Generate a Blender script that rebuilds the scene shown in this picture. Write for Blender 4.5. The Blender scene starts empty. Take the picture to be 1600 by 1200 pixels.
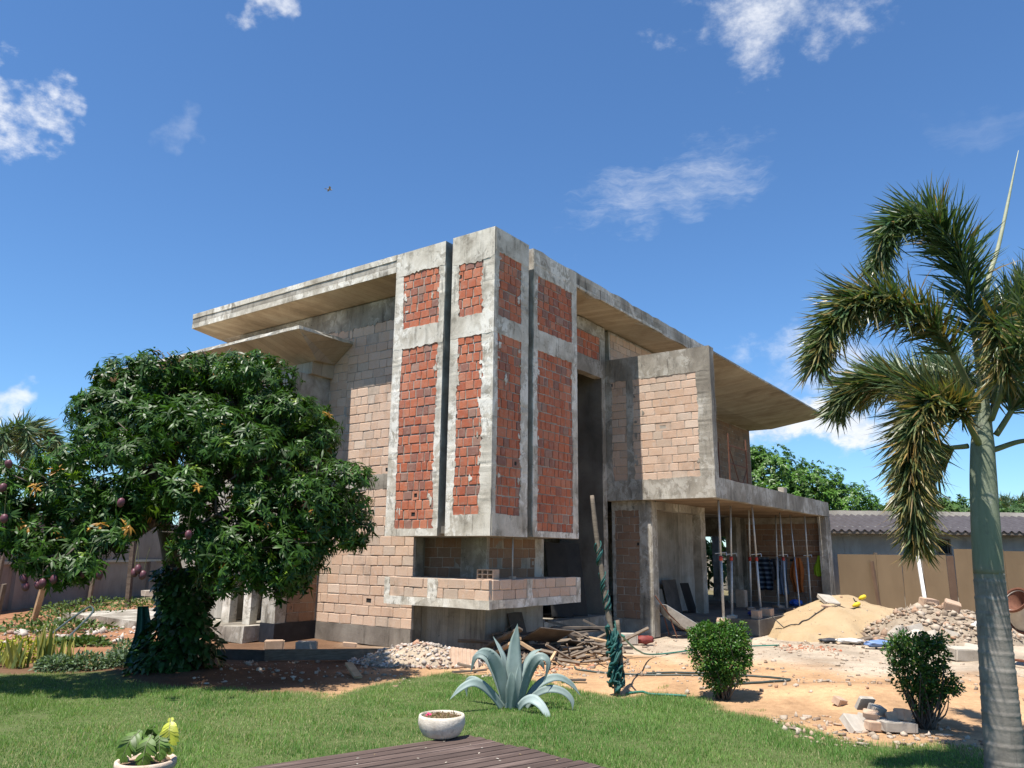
import bpy, bmesh, math
import numpy as np
from mathutils import Vector, Matrix, Euler
R = math.radians
sc = bpy.context.scene

# ------------------------------------------------------------------ camera
cam_d = bpy.data.cameras.new('camera')
cam = bpy.data.objects.new('camera', cam_d)
sc.collection.objects.link(cam)
sc.camera = cam
cam_d.sensor_fit = 'HORIZONTAL'
cam_d.sensor_width = 36.0
cam_d.lens = 1206.0 / 1600.0 * 36.0
cam_d.clip_start = 0.05
cam_d.clip_end = 6000
_p, _r = R(12.4555), R(0.622)
_f = Vector((0, math.cos(_p), math.sin(_p)))
_u0 = Vector((0, -math.sin(_p), math.cos(_p)))
_x = Vector((1, 0, 0)) * math.cos(_r) + _u0 * math.sin(_r)
_y = Vector((-1, 0, 0)) * math.sin(_r) + _u0 * math.cos(_r)
cam.matrix_world = Matrix(((_x.x, _y.x, -_f.x, 0), (_x.y, _y.y, -_f.y, 0), (_x.z, _y.z, -_f.z, 2.0), (0, 0, 0, 1)))

# ------------------------------------------------------------------ sun and sky
HA = R(54.2475)                      # heading of the house
VT = Vector((math.cos(HA), math.sin(HA), 0))     # along its right front
US = Vector((-math.sin(HA), math.cos(HA), 0))    # along its left front
SUN_EL = R(68.4)
_h = (-VT + 0.027 * US).normalized()
to_sun = (_h * math.cos(SUN_EL) + Vector((0, 0, 1)) * math.sin(SUN_EL)).normalized()
sun_d = bpy.data.lights.new('sun', 'SUN')
sun_d.energy = 5.0
sun_d.angle = R(0.53)
sun_d.color = (1.0, 0.955, 0.88)
sun = bpy.data.objects.new('sun', sun_d)
sc.collection.objects.link(sun)
sun.rotation_euler = to_sun.to_track_quat('Z', 'Y').to_euler()
sun.location = to_sun * 60

world = bpy.data.worlds.new('World')
sc.world = world
world.use_nodes = True
sc.view_settings.view_transform = 'Standard'
sc.view_settings.look = 'None'
sc.view_settings.gamma = 1.0
sc.view_settings.use_curve_mapping = False
sc.view_settings.exposure = 0.78
SKY_STRENGTH = 0.080


class NT:
    """small helper round a node tree"""
    def __init__(self, tree):
        self.t = tree
        tree.nodes.clear()

    def n(self, typ, **kw):
        nd = self.t.nodes.new(typ)
        for k, v in kw.items():
            setattr(nd, k, v)
        return nd

    def set(self, sock, v):
        if isinstance(v, bpy.types.NodeSocket):
            self.t.links.new(v, sock)
        elif v is not None:
            sock.default_value = v

    def math(self, op, a, b=None, c=None, clamp=False):
        nd = self.n('ShaderNodeMath', operation=op, use_clamp=clamp)
        for i, v in enumerate((a, b, c)):
            if v is not None:
                self.set(nd.inputs[i], v)
        return nd.outputs[0]

    def vmath(self, op, a, b=None, out=0):
        nd = self.n('ShaderNodeVectorMath', operation=op)
        self.set(nd.inputs[0], a)
        if b is not None:
            self.set(nd.inputs[1], b)
        return nd.outputs[out]

    def mix(self, f, a, b, mode='MIX'):
        nd = self.n('ShaderNodeMix', data_type='RGBA', blend_type=mode)
        self.set(nd.inputs[0], f)
        for i, v in ((6, a), (7, b)):
            self.set(nd.inputs[i], (*v, 1) if isinstance(v, tuple) and len(v) == 3 else v)
        return nd.outputs[2]

    def noise(self, vec, scale, detail=4, rough=0.55, out=0, dist=0.0):
        nd = self.n('ShaderNodeTexNoise')
        self.set(nd.inputs['Vector'], vec)
        nd.inputs['Scale'].default_value = scale
        nd.inputs['Detail'].default_value = detail
        nd.inputs['Roughness'].default_value = rough
        nd.inputs['Distortion'].default_value = dist
        return nd.outputs[out]

    def vor(self, vec, scale, out=0, feature='F1'):
        nd = self.n('ShaderNodeTexVoronoi', feature=feature)
        self.set(nd.inputs['Vector'], vec)
        nd.inputs['Scale'].default_value = scale
        return nd.outputs[out]

    def ramp(self, f, stops, interp='LINEAR'):
        nd = self.n('ShaderNodeValToRGB')
        nd.color_ramp.interpolation = interp
        els = nd.color_ramp.elements
        while len(els) < len(stops):
            els.new(0.5)
        for e, (p, c) in zip(els, stops):
            e.position = p
            e.color = (*c, 1) if len(c) == 3 else c
        self.set(nd.inputs[0], f)
        return nd.outputs[0]

    def step(self, f, a, b):
        nd = self.n('ShaderNodeMapRange', interpolation_type='SMOOTHSTEP')
        self.set(nd.inputs[0], f)
        nd.inputs[1].default_value = a
        nd.inputs[2].default_value = b
        return nd.outputs[0]

    def scale(self, vec, s):
        return self.vmath('MULTIPLY', vec, s)

    def bump(self, h, strength, dist, normal=None):
        nd = self.n('ShaderNodeBump')
        nd.inputs['Strength'].default_value = strength
        nd.inputs['Distance'].default_value = dist
        self.set(nd.inputs['Height'], h)
        if normal is not None:
            self.set(nd.inputs['Normal'], normal)
        return nd.outputs[0]


def build_sky():
    g = NT(world.node_tree)
    sky = g.n('ShaderNodeTexSky', sky_type='NISHITA')
    sky.sun_disc = False
    sky.sun_elevation = SUN_EL
    sky.sun_rotation = math.atan2(to_sun.x, to_sun.y)
    sky.altitude = 50
    sky.air_density = 1.0
    sky.dust_density = 0.0
    sky.ozone_density = 5.0
    d = g.vmath('NORMALIZE', g.n('ShaderNodeTexCoord').outputs['Generated'])
    wob = g.vmath('SUBTRACT', g.noise(d, 9.0, 4, 0.65, out=1), (0.5, 0.5, 0.5))
    dw = g.vmath('ADD', d, g.scale(wob, (0.20, 0.20, 0.16)))
    nz = g.noise(g.scale(d, (1.0, 1.0, 1.6)), 17, 6, 0.68)
    thin = g.noise(g.scale(g.vmath('ADD', d, g.scale(wob, (0.05, 0.05, 0.05))), (0.9, 1.0, 4.2)), 15, 7, 0.72)
    # clouds: direction, half sizes (side, up), tilt, thickness, softness
    clouds = [
        ((0.285, 0.752, 0.592), 0.115, 0.075, -0.25, 0.85, 0.62),
        ((0.194, 0.876, 0.442), 0.150, 0.055, 0.22, 0.62, 0.85),
        ((-0.546, 0.704, 0.458), 0.058, 0.069, 0.20, 1.0, 0.46),
        ((-0.286, 0.745, 0.605), 0.042, 0.030, 0.2, 0.75, 0.5),
        ((-0.378, 0.795, 0.474), 0.025, 0.038, 0.0, 0.22, 0.7),
        ((0.385, 0.900, 0.208), 0.120, 0.040, -0.15, 0.75, 0.7),
        ((0.368, 0.915, 0.160), 0.130, 0.040, -0.10, 1.1, 0.4),
        ((0.329, 0.933, 0.140), 0.075, 0.014, 0.0, 0.5, 0.7),
        ((-0.538, 0.826, 0.168), 0.035, 0.016, 0.0, 0.8, 0.6),
        ((0.498, 0.735, 0.459), 0.100, 0.030, -0.3, 0.15, 0.9),
        # the rest of the sky carries the same scattered small clouds
        ((-0.80, 0.10, 0.59), 0.10, 0.07, 0.1, 0.9, 0.5),
        ((0.85, -0.20, 0.48), 0.12, 0.06, 0.0, 0.9, 0.5),
        ((0.20, -0.80, 0.56), 0.10, 0.07, 0.2, 0.8, 0.5),
        ((-0.85, 0.45, 0.30), 0.11, 0.04, 0.0, 0.8, 0.5),
    ]
    tot = None
    for c, a, b, tilt, thick, soft in clouds:
        c = Vector(c).normalized()
        e1 = c.cross(Vector((0, 0, 1))).normalized()
        e2 = e1.cross(c).normalized()
        f1 = e1 * math.cos(tilt) + e2 * math.sin(tilt)
        f2 = e2 * math.cos(tilt) - e1 * math.sin(tilt)
        o = g.vmath('SUBTRACT', dw, tuple(c))
        p = g.vmath('DOT_PRODUCT', o, tuple(f1 / a), out=1)
        q = g.vmath('DOT_PRODUCT', o, tuple(f2 / b), out=1)
        w = g.vmath('DOT_PRODUCT', o, tuple(c / 0.3), out=1)
        body = g.math('SUBTRACT', 1.0, g.math('ADD', g.math('MULTIPLY_ADD', p, p, g.math('MULTIPLY', q, q)), g.math('MULTIPLY', w, w)))
        m = g.math('MULTIPLY_ADD', body, 0.34, g.math('SUBTRACT', thin if soft > .72 else nz, 0.50))
        m = g.math('MULTIPLY', g.step(m, 0.0, soft), thick)
        tot = m if tot is None else g.math('MAXIMUM', tot, m)
    tot = g.math('MINIMUM', tot, 0.93)
    ccol = g.mix(g.step(nz, 0.35, 0.65), (6.0, 6.4, 7.0), (7.9, 8.0, 8.2))
    deep = g.mix(1.0, sky.outputs[0], (0.82, 1.08, 1.27), 'MULTIPLY')
    col = g.mix(tot, deep, ccol)
    bg = g.n('ShaderNodeBackground')
    g.set(bg.inputs[0], col)
    bg.inputs[1].default_value = SKY_STRENGTH
    out = g.n('ShaderNodeOutputWorld')
    g.set(out.inputs[0], bg.outputs[0])


build_sky()

# ------------------------------------------------------------------ object helpers
COL = sc.collection
rng = np.random.default_rng(7)


def srgb(r, g, b):
    f = lambda c: (c / 255 / 12.92) if c <= 10 else ((c / 255 + 0.055) / 1.055) ** 2.4
    return (f(r), f(g), f(b))


def tag(o, label=None, cat=None, group=None, kind=None):
    if label:
        o['label'] = label
    if cat:
        o['category'] = cat
    if group:
        o['group'] = group
    if kind:
        o['kind'] = kind
    return o


def thing(name, label, cat, loc=(0, 0, 0), rotz=0.0, group=None):
    o = bpy.data.objects.new(name, None)
    o.empty_display_size = 0.2
    COL.objects.link(o)
    o.location = loc
    o.rotation_euler = (0, 0, rotz)
    return tag(o, label, cat, group)


def make_mesh(name, V, F, mat=None, smooth=False, col=None, mats=None, fmat=None):
    me = bpy.data.meshes.new(name)
    V = np.asarray(V, dtype=np.float32).reshape(-1, 3)
    if isinstance(F, np.ndarray):
        k = F.shape[1]
        me.vertices.add(len(V))
        me.vertices.foreach_set('co', V.ravel())
        me.loops.add(F.size)
        me.loops.foreach_set('vertex_index', F.astype(np.int32).ravel())
        me.polygons.add(len(F))
        me.polygons.foreach_set('loop_start', np.arange(0, F.size, k, dtype=np.int32))
        me.polygons.foreach_set('loop_total', np.full(len(F), k, dtype=np.int32))
        me.update(calc_edges=True)
    else:
        me.from_pydata(V.tolist(), [], F)
        me.update()
    if mats:
        for m in mats:
            me.materials.append(m)
        if fmat is not None:
            me.polygons.foreach_set('material_index', np.asarray(fmat, dtype=np.int32))
    elif mat:
        me.materials.append(mat)
    if smooth:
        me.polygons.foreach_set('use_smooth', np.ones(len(me.polygons), dtype=bool))
    if col is not None:
        at = me.attributes.new('col', 'FLOAT_COLOR', 'POINT')
        c = np.ones((len(V), 4), dtype=np.float32)
        c[:, :3] = col
        at.data.foreach_set('color', c.ravel())
    return me


def add(name, me, parent=None, loc=None, rot=None, scl=None):
    o = bpy.data.objects.new(name, me)
    COL.objects.link(o)
    if parent is not None:
        o.parent = parent
    if loc is not None:
        o.location = loc
    if rot is not None:
        o.rotation_euler = rot
    if scl is not None:
        o.scale = scl
    return o


class MB:
    """collects polygons for one mesh"""
    def __init__(self):
        self.V = []
        self.F = []
        self.M = []
        self.mi = 0

    def poly(self, verts, faces):
        b = len(self.V)
        self.V += [tuple(map(float, v)) for v in verts]
        for f in faces:
            self.F.append([b + i for i in f])
            self.M.append(self.mi)
        return self

    def box(self, x0, x1, y0, y1, z0, z1):
        return self.hexa([(x0, y0, z0), (x1, y0, z0), (x1, y1, z0), (x0, y1, z0),
                          (x0, y0, z1), (x1, y0, z1), (x1, y1, z1), (x0, y1, z1)])

    def hexa(self, p):
        return self.poly(p, [(0, 3, 2, 1), (4, 5, 6, 7), (0, 1, 5, 4), (1, 2, 6, 5), (2, 3, 7, 6), (3, 0, 4, 7)])

    def rough(self, x0, x1, y0, y1, z0, z1, step=0.35, jit=0.006, seed=0):
        """box whose faces are divided and slightly uneven, edges knocked"""
        rg = np.random.default_rng(seed + int(1000 * abs(x0 + 3 * y0 + 7 * z0)) % 99991)
        n = [max(1, min(60, int(round(abs(b - a) / step)))) for a, b in ((x0, x1), (y0, y1), (z0, z1))]
        ax = [np.linspace(a, b, k + 1) for (a, b), k in zip(((x0, x1), (y0, y1), (z0, z1)), n)]
        idx = {}
        base = len(self.V)

        def vid(i, j, k):
            key = (i, j, k)
            if key not in idx:
                idx[key] = base + len(idx)
                e = sum((i in (0, n[0]), j in (0, n[1]), k in (0, n[2])))
                a = jit * (0.5 if e == 1 else 1.0)
                self.V.append((ax[0][i] + rg.normal(0, a), ax[1][j] + rg.normal(0, a), ax[2][k] + rg.normal(0, a)))
            return idx[key]
        for a in range(3):
            b, c = (a + 1) % 3, (a + 2) % 3
            for side in (0, n[a]):
                for i in range(n[b]):
                    for j in range(n[c]):
                        q = []
                        for di, dj in ((0, 0), (1, 0), (1, 1), (0, 1)):
                            ijk = [0, 0, 0]
                            ijk[a] = side
                            ijk[b] = i + di
                            ijk[c] = j + dj
                            q.append(vid(*ijk))
                        self.F.append(q if side else q[::-1])
                        self.M.append(self.mi)
        return self

    def tube(self, pts, rad, n=8, caps=True):
        pts = [Vector(p) for p in pts]
        rad = rad if isinstance(rad, (list, tuple, np.ndarray)) else [rad] * len(pts)
        b = len(self.V)
        up = None
        for i, p in enumerate(pts):
            t = (pts[min(i + 1, len(pts) - 1)] - pts[max(i - 1, 0)]).normalized()
            if up is None:
                up = Vector((0, 0, 1)) if abs(t.z) < 0.9 else Vector((1, 0, 0))
            e1 = (up - t * up.dot(t)).normalized()
            e2 = t.cross(e1)
            up = e1
            for k in range(n):
                a = 2 * math.pi * k / n
                self.V.append(tuple(p + (e1 * math.cos(a) + e2 * math.sin(a)) * float(rad[i])))
        for i in range(len(pts) - 1):
            for k in range(n):
                k2 = (k + 1) % n
                self.F.append([b + i * n + k, b + i * n + k2, b + (i + 1) * n + k2, b + (i + 1) * n + k])
                self.M.append(self.mi)
        if caps:
            self.F.append([b + k for k in range(n)][::-1])
            self.F.append([b + (len(pts) - 1) * n + k for k in range(n)])
            self.M += [self.mi] * 2
        return self

    def lathe(self, prof, n=32, origin=(0, 0, 0), cap=False):
        b = len(self.V)
        for r, z in prof:
            for k in range(n):
                a = 2 * math.pi * k / n
                self.V.append((origin[0] + r * math.cos(a), origin[1] + r * math.sin(a), origin[2] + z))
        for i in range(len(prof) - 1):
            for k in range(n):
                k2 = (k + 1) % n
                self.F.append([b + i * n + k, b + i * n + k2, b + (i + 1) * n + k2, b + (i + 1) * n + k])
                self.M.append(self.mi)
        if cap:
            self.F.append([b + k for k in range(n)][::-1])
            self.F.append([b + (len(prof) - 1) * n + k for k in range(n)])
            self.M += [self.mi] * 2
        return self

    def xform(self, M, start=0):
        for i in range(start, len(self.V)):
            self.V[i] = tuple(M @ Vector(self.V[i]))
        return self

    def mesh(self, name, mat=None, smooth=False, mats=None):
        return make_mesh(name, self.V, self.F, mat, smooth, mats=mats, fmat=self.M if mats else None)

    def build(self, name, mat=None, parent=None, smooth=False, mats=None, loc=None, rot=None):
        return add(name, self.mesh(name, mat, smooth, mats), parent, loc, rot)

    def top(self, name, mat, label, cat, group=None, smooth=False, mats=None):
        """build as a top-level thing with its origin at the base"""
        a = np.array(self.V)
        c = np.array([(a[:, 0].min() + a[:, 0].max()) / 2, (a[:, 1].min() + a[:, 1].max()) / 2, a[:, 2].min()])
        self.V = [tuple(v) for v in (a - c)]
        o = self.build(name, mat, None, smooth, mats, loc=tuple(c))
        return tag(o, label, cat, group)


def smooth_path(P, n):
    """Catmull-Rom through P"""
    P = [np.array(p, float) for p in P]
    P = [2 * P[0] - P[1]] + P + [2 * P[-1] - P[-2]]
    m = len(P) - 3
    out = []
    for q in np.linspace(0, m - 1e-6, n):
        i = int(q)
        t = q - i
        a, b, c, d = P[i:i + 4]
        out.append(0.5 * ((2 * b) + (c - a) * t + (2 * a - 5 * b + 4 * c - d) * t * t + (3 * b - a - 3 * c + d) * t ** 3))
    return np.array(out)


def leaves_mesh(name, pos, dirs, ups, length, width, mat, col, bend=0.25, segs=3, fold=0.0, prof=None, tip=None):
    """many lanceolate leaves in one mesh; every argument per leaf"""
    n = len(pos)
    prof = prof or {2: (0.25, 1.0, 0.0), 3: (0.25, 1.0, 0.75, 0.0), 1: (1.0, 0.0)}[segs]
    d = dirs / np.linalg.norm(dirs, axis=1, keepdims=True)
    side = np.cross(d, ups)
    side /= np.linalg.norm(side, axis=1, keepdims=True) + 1e-9
    nor = np.cross(side, d)
    L = np.asarray(length).reshape(-1, 1) * np.ones((n, 1))
    W = np.asarray(width).reshape(-1, 1) * np.ones((n, 1))
    bend = np.asarray(bend).reshape(-1, 1) * np.ones((n, 1))
    vs = []
    for i in range(segs + 1):
        t = i / segs
        c = pos + d * L * t - nor * L * bend * t * t
        w = side * W * 0.5 * prof[i]
        lift = nor * W * fold * prof[i]
        if i < segs:
            vs += [c - w + lift, c + w + lift]
        else:
            vs += [c]
    k = len(vs)
    V = np.stack(vs, axis=1).reshape(-1, 3)
    tri = []
    for i in range(segs - 1):
        a = 2 * i
        tri += [(a, a + 1, a + 3), (a, a + 3, a + 2)]
    a = 2 * (segs - 1)
    tri.append((a, a + 1, a + 2))
    F = (np.array(tri)[None] + (np.arange(n) * k)[:, None, None]).reshape(-1, 3)
    cc = np.repeat(np.asarray(col, float), k, axis=0).reshape(n, k, 3)
    if tip is not None:
        am = np.asarray(tip[1]).reshape(-1, 1, 1)
        cc[:, -1:, :] = cc[:, -1:, :] * (1 - am) + np.array(tip[0]) * am
        cc[:, -3:-1, :] = cc[:, -3:-1, :] * (1 - am * .4) + np.array(tip[0]) * am * .4
    return make_mesh(name, V, F, mat, False, cc.reshape(-1, 3))


def unit(n, rg):
    v = rg.normal(size=(n, 3))
    return v / np.linalg.norm(v, axis=1, keepdims=True)


# ------------------------------------------------------------------ materials
MATS = {}


def material(name, fn, rough=0.85, spec=0.3):
    m = bpy.data.materials.new(name)
    m.use_nodes = True
    g = NT(m.node_tree)
    b = g.n('ShaderNodeBsdfPrincipled')
    b.inputs['Roughness'].default_value = rough
    b.inputs['Specular IOR Level'].default_value = spec
    out = g.n('ShaderNodeOutputMaterial')
    g.set(out.inputs[0], b.outputs[0])
    r = fn(g, b, out)
    if r is not None:
        g.set(b.inputs['Base Color'], (*r, 1) if isinstance(r, tuple) else r)
    MATS[name] = m
    return m


def coords(g):
    return g.n('ShaderNodeTexCoord').outputs['Object']


def concrete(name, dark, mid, light, streak=0.5, board=None, bw=0.2, boardamt=0.18, patch=0.9, holes=0.5, lime=0.0, moss=0.0):
    def fn(g, b, out):
        co = coords(g)
        big = g.noise(co, patch, 6, 0.62, dist=0.4)
        c = g.ramp(big, [(0.30, dark), (0.47, mid), (0.66, light)])
        st = g.noise(g.scale(co, (5.0, 5.0, 0.45)), 1.0, 5, 0.65)
        c = g.mix(g.math('MULTIPLY', g.step(st, 0.52, 0.74), streak), c, g.mix(0.5, c, tuple(x * 0.22 for x in dark)), 'MIX')
        st2 = g.noise(g.scale(co, (2.2, 2.2, 0.35)), 2.3, 6, 0.7)
        c = g.mix(g.math('MULTIPLY', g.step(st2, 0.56, 0.66), streak * 0.7), c, (0.055, 0.046, 0.036))
        if lime:
            lm = g.noise(g.scale(co, (1.0, 1.0, 0.75)), 4.2, 9, 0.72, dist=0.6)
            where = g.step(g.noise(co, 0.9, 3, 0.5), 0.42, 0.56)
            c = g.mix(g.math('MULTIPLY', g.math('MULTIPLY', g.step(lm, 0.48, 0.535), where), lime), c, (0.76, 0.72, 0.64))
            dk = g.noise(g.vmath('ADD', co, (7.0, 3.0, 1.0)), 3.1, 9, 0.75, dist=0.5)
            c = g.mix(g.math('MULTIPLY', g.step(dk, 0.55, 0.62), 0.55 * min(1.0, lime * 1.6)), c, tuple(x * 0.62 for x in dark))
        h = g.noise(co, 34, 5, 0.7)
        if board is not None:
            x = g.vmath('DOT_PRODUCT', co, board, out=1)
            x = g.math('ADD', x, g.math('MULTIPLY', g.noise(co, 0.6, 2), 0.02))
            q = g.math('DIVIDE', x, bw)
            fl = g.math('FLOOR', q)
            fr = g.math('FRACT', q)
            wn = g.n('ShaderNodeTexWhiteNoise', noise_dimensions='1D')
            g.set(wn.inputs['W'], fl)
            tone = g.math('ADD', 1.0 - boardamt, g.math('MULTIPLY', wn.outputs[0], 2 * boardamt))
            edge = g.step(g.math('ABSOLUTE', g.math('SUBTRACT', fr, 0.5)), 0.5, 0.44)
            c = g.mix(1.0, c, g.n('ShaderNodeCombineColor').outputs[0] if False else tone, 'MULTIPLY')
            c = g.mix(g.math('MULTIPLY', g.math('SUBTRACT', 1.0, edge), 0.35), c, tuple(x * 0.4 for x in dark))
            h = g.math('ADD', g.math('MULTIPLY', h, 0.5), g.math('MULTIPLY', edge, 0.6))
            h = g.math('ADD', h, g.math('MULTIPLY', wn.outputs[0], 0.5))
        if holes:
            v = g.vor(g.vmath('ADD', co, g.scale(g.noise(co, 3, 2, out=1), (0.3, 0.3, 0.3))), 6.5)
            pit = g.step(v, 0.11, 0.06)
            sel = g.step(g.noise(co, 1.7, 2), 0.52, 0.56)
            pit = g.math('MULTIPLY', g.math('MULTIPLY', pit, sel), holes)
            c = g.mix(pit, c, (0.03, 0.028, 0.025))
        fine = g.noise(co, 55, 4, 0.7)
        c = g.mix(0.35, c, g.mix(1.0, c, g.ramp(fine, [(0.25, (0.55, 0.55, 0.55)), (0.75, (1.4, 1.4, 1.4))]), 'MULTIPLY'))
        if moss:
            ms = g.noise(co, 1.6, 5, 0.6)
            c = g.mix(g.math('MULTIPLY', g.step(ms, 0.55, 0.7), moss), c, (0.10, 0.10, 0.035))
        g.set(b.inputs['Normal'], g.bump(h, 0.55, 0.012, ))
        return c
    return material(name, fn, 0.92, 0.2)


def brick_mat(name, stops, dirt, dirtcol, groove=60.0):
    def fn(g, b, out):
        oi = g.n('ShaderNodeObjectInfo')
        ge = g.n('ShaderNodeNewGeometry')
        r = g.math('FRACT', g.math('ADD', oi.outputs['Random'], ge.outputs['Random Per Island']))
        c = g.ramp(r, stops)
        wc = g.n('ShaderNodeNewGeometry').outputs['Position']
        n1 = g.noise(wc, 9, 6, 0.7)
        c = g.mix(g.math('MULTIPLY', g.step(n1, 0.45, 0.75), dirt), c, dirtcol)
        n2 = g.noise(g.scale(wc, (1.0, 1.0, 0.6)), 1.9, 6, 0.7)
        c = g.mix(g.math('MULTIPLY', g.step(n2, 0.52, 0.72), dirt * 0.7), c, tuple(x * 0.35 for x in dirtcol))
        n3 = g.noise(wc, 60, 4, 0.7)
        c = g.mix(0.4, c, g.mix(1.0, c, g.ramp(n3, [(0.25, (0.55, 0.5, 0.5)), (0.75, (1.35, 1.35, 1.35))]), 'MULTIPLY'))
        z = g.n('ShaderNodeSeparateXYZ')
        g.set(z.inputs[0], wc)
        w = g.math('SINE', g.math('MULTIPLY', z.outputs[2], 2 * math.pi * groove))
        h = g.math('ADD', g.math('MULTIPLY', w, 0.12), g.noise(wc, 28, 5, 0.7))
        g.set(b.inputs['Normal'], g.bump(h, 0.6, 0.012))
        return c
    return material(name, fn, 0.9, 0.2)


def leaf_mat(name, rough=0.4, trans=0.25, spec=0.4, vary=0.3):
    def fn(g, b, out):
        a = g.n('ShaderNodeAttribute', attribute_name='col')
        ge = g.n('ShaderNodeNewGeometry')
        t = g.math('ADD', 1.0 - vary, g.math('MULTIPLY', ge.outputs['Random Per Island'], 2 * vary))
        c = g.mix(1.0, a.outputs['Color'], t, 'MULTIPLY')
        tr = g.n('ShaderNodeBsdfTranslucent')
        g.set(tr.inputs[0], g.mix(1.0, c, (1.5, 1.7, 0.7), 'MULTIPLY'))
        ms = g.n('ShaderNodeMixShader')
        ms.inputs[0].default_value = trans
        g.set(ms.inputs[1], b.outputs[0])
        g.set(ms.inputs[2], tr.outputs[0])
        g.set(out.inputs[0], ms.outputs[0])
        return c
    return material(name, fn, rough, spec)


def plain(name, c1, c2, sc_=6.0, rough=0.7, spec=0.3, metal=0.0, bumpd=0.004, stretch=(1, 1, 1), c3=None):
    def fn(g, b, out):
        co = g.scale(coords(g), stretch)
        n = g.noise(co, sc_, 6, 0.65)
        c = g.ramp(n, [(0.3, c1), (0.68, c2)])
        if c3:
            c = g.mix(g.step(g.noise(co, sc_ * 0.4, 4, 0.6), 0.54, 0.68), c, c3)
        oi = g.n('ShaderNodeObjectInfo')
        t = g.math('ADD', 0.86, g.math('MULTIPLY', oi.outputs['Random'], 0.28))
        c = g.mix(1.0, c, t, 'MULTIPLY')
        b.inputs['Metallic'].default_value = metal
        g.set(b.inputs['Normal'], g.bump(g.noise(co, sc_ * 5, 4, 0.7), 0.5, bumpd))
        return c
    return material(name, fn, rough, spec)


# concrete family
C_TOWER = concrete('concrete_tower', (0.29, 0.255, 0.20), (0.50, 0.45, 0.37), (0.66, 0.61, 0.52), 0.8, lime=0.85, holes=0.7, patch=2.0)
C_MORTAR = concrete('mortar', (0.22, 0.19, 0.155), (0.34, 0.30, 0.25), (0.46, 0.42, 0.36), 0.2, holes=0.0, patch=3.0)
C_FASCIA = concrete('concrete_fascia', (0.23, 0.20, 0.16), (0.38, 0.34, 0.28), (0.54, 0.49, 0.415), 0.95, board=(0, 0, 1), bw=0.15, boardamt=0.14, holes=0.4, lime=0.45)
C_SOFFIT = concrete('concrete_soffit', (0.30, 0.235, 0.165), (0.42, 0.34, 0.25), (0.50, 0.43, 0.33), 0.12, board=(0.35, 0.94, 0), bw=0.22, boardamt=0.11, holes=0.2)  # warm tan mixes formwork stain with painted bounce light from the ground
C_SOFFIT_R = concrete('concrete_soffit_right', (0.30, 0.24, 0.17), (0.41, 0.34, 0.25), (0.48, 0.42, 0.32), 0.12, board=(0.97, 0.25, 0), bw=0.20, boardamt=0.10, holes=0.2)  # ground bounce light put into the tan here too, besides formwork stain
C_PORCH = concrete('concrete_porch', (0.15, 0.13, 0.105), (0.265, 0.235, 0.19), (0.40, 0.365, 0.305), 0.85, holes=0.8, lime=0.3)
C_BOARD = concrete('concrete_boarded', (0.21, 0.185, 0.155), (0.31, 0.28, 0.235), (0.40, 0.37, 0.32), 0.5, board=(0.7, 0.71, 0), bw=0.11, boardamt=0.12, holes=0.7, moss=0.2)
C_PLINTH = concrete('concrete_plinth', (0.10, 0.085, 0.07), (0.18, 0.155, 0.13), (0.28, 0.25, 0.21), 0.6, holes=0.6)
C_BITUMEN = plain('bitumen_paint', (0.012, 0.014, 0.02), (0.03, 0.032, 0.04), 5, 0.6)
C_SHADE = concrete('concrete_shade_tone', (0.085, 0.075, 0.062), (0.135, 0.12, 0.10), (0.20, 0.18, 0.15), 0.2, holes=0.2)  # grey concrete darkened so porch, slot and tower gaps look shaded
C_FORM = concrete('formwork_soffit', (0.15, 0.105, 0.068), (0.22, 0.155, 0.10), (0.28, 0.205, 0.135), 0.1, board=(0.97, 0.25, 0), bw=0.16, boardamt=0.22, holes=0.0)  # shuttering brown, taken darker for the porch shade
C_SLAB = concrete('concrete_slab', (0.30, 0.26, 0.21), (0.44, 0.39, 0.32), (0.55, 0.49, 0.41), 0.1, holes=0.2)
DARK = plain('dark_gap', (0.02, 0.02, 0.02), (0.035, 0.033, 0.03), 3, 0.9)
B_RED = brick_mat('red_clay', [(0.0, (0.38, 0.105, 0.056)), (0.22, (0.50, 0.160, 0.082)), (0.45, (0.43, 0.130, 0.070)), (0.64, (0.53, 0.205, 0.118)), (0.80, (0.36, 0.125, 0.08)), (0.92, (0.26, 0.13, 0.10)), (1.0, (0.36, 0.21, 0.155))], 0.50, (0.43, 0.33, 0.26))
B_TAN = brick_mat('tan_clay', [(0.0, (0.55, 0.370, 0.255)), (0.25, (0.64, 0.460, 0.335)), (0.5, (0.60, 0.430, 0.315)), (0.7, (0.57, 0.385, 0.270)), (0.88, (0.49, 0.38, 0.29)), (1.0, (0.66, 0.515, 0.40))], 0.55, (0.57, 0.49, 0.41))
B_TAN_SHADE = brick_mat('tan_clay_shade', [(0.0, (0.23, 0.135, 0.085)), (0.4, (0.29, 0.18, 0.115)), (0.7, (0.25, 0.155, 0.10)), (0.9, (0.20, 0.14, 0.10)), (1.0, (0.33, 0.215, 0.14))], 0.4, (0.30, 0.25, 0.20))  # tan clay repeated darker, the shade of porch and walls put into its colour
WOOD_OLD = plain('weathered_wood', (0.10, 0.078, 0.058), (0.21, 0.165, 0.125), 5, 0.85, 0.2, stretch=(1, 1, 8))
WOOD_FRESH = plain('fresh_wood', (0.34, 0.22, 0.12), (0.50, 0.35, 0.21), 5, 0.8, 0.2)
WOOD_DARK = plain('dark_plywood', (0.055, 0.045, 0.038), (0.12, 0.10, 0.083), 3, 0.8, 0.25)
STEEL = plain('galvanised_steel', (0.34, 0.34, 0.33), (0.52, 0.52, 0.50), 9, 0.5, 0.5, 0.35)
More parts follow.
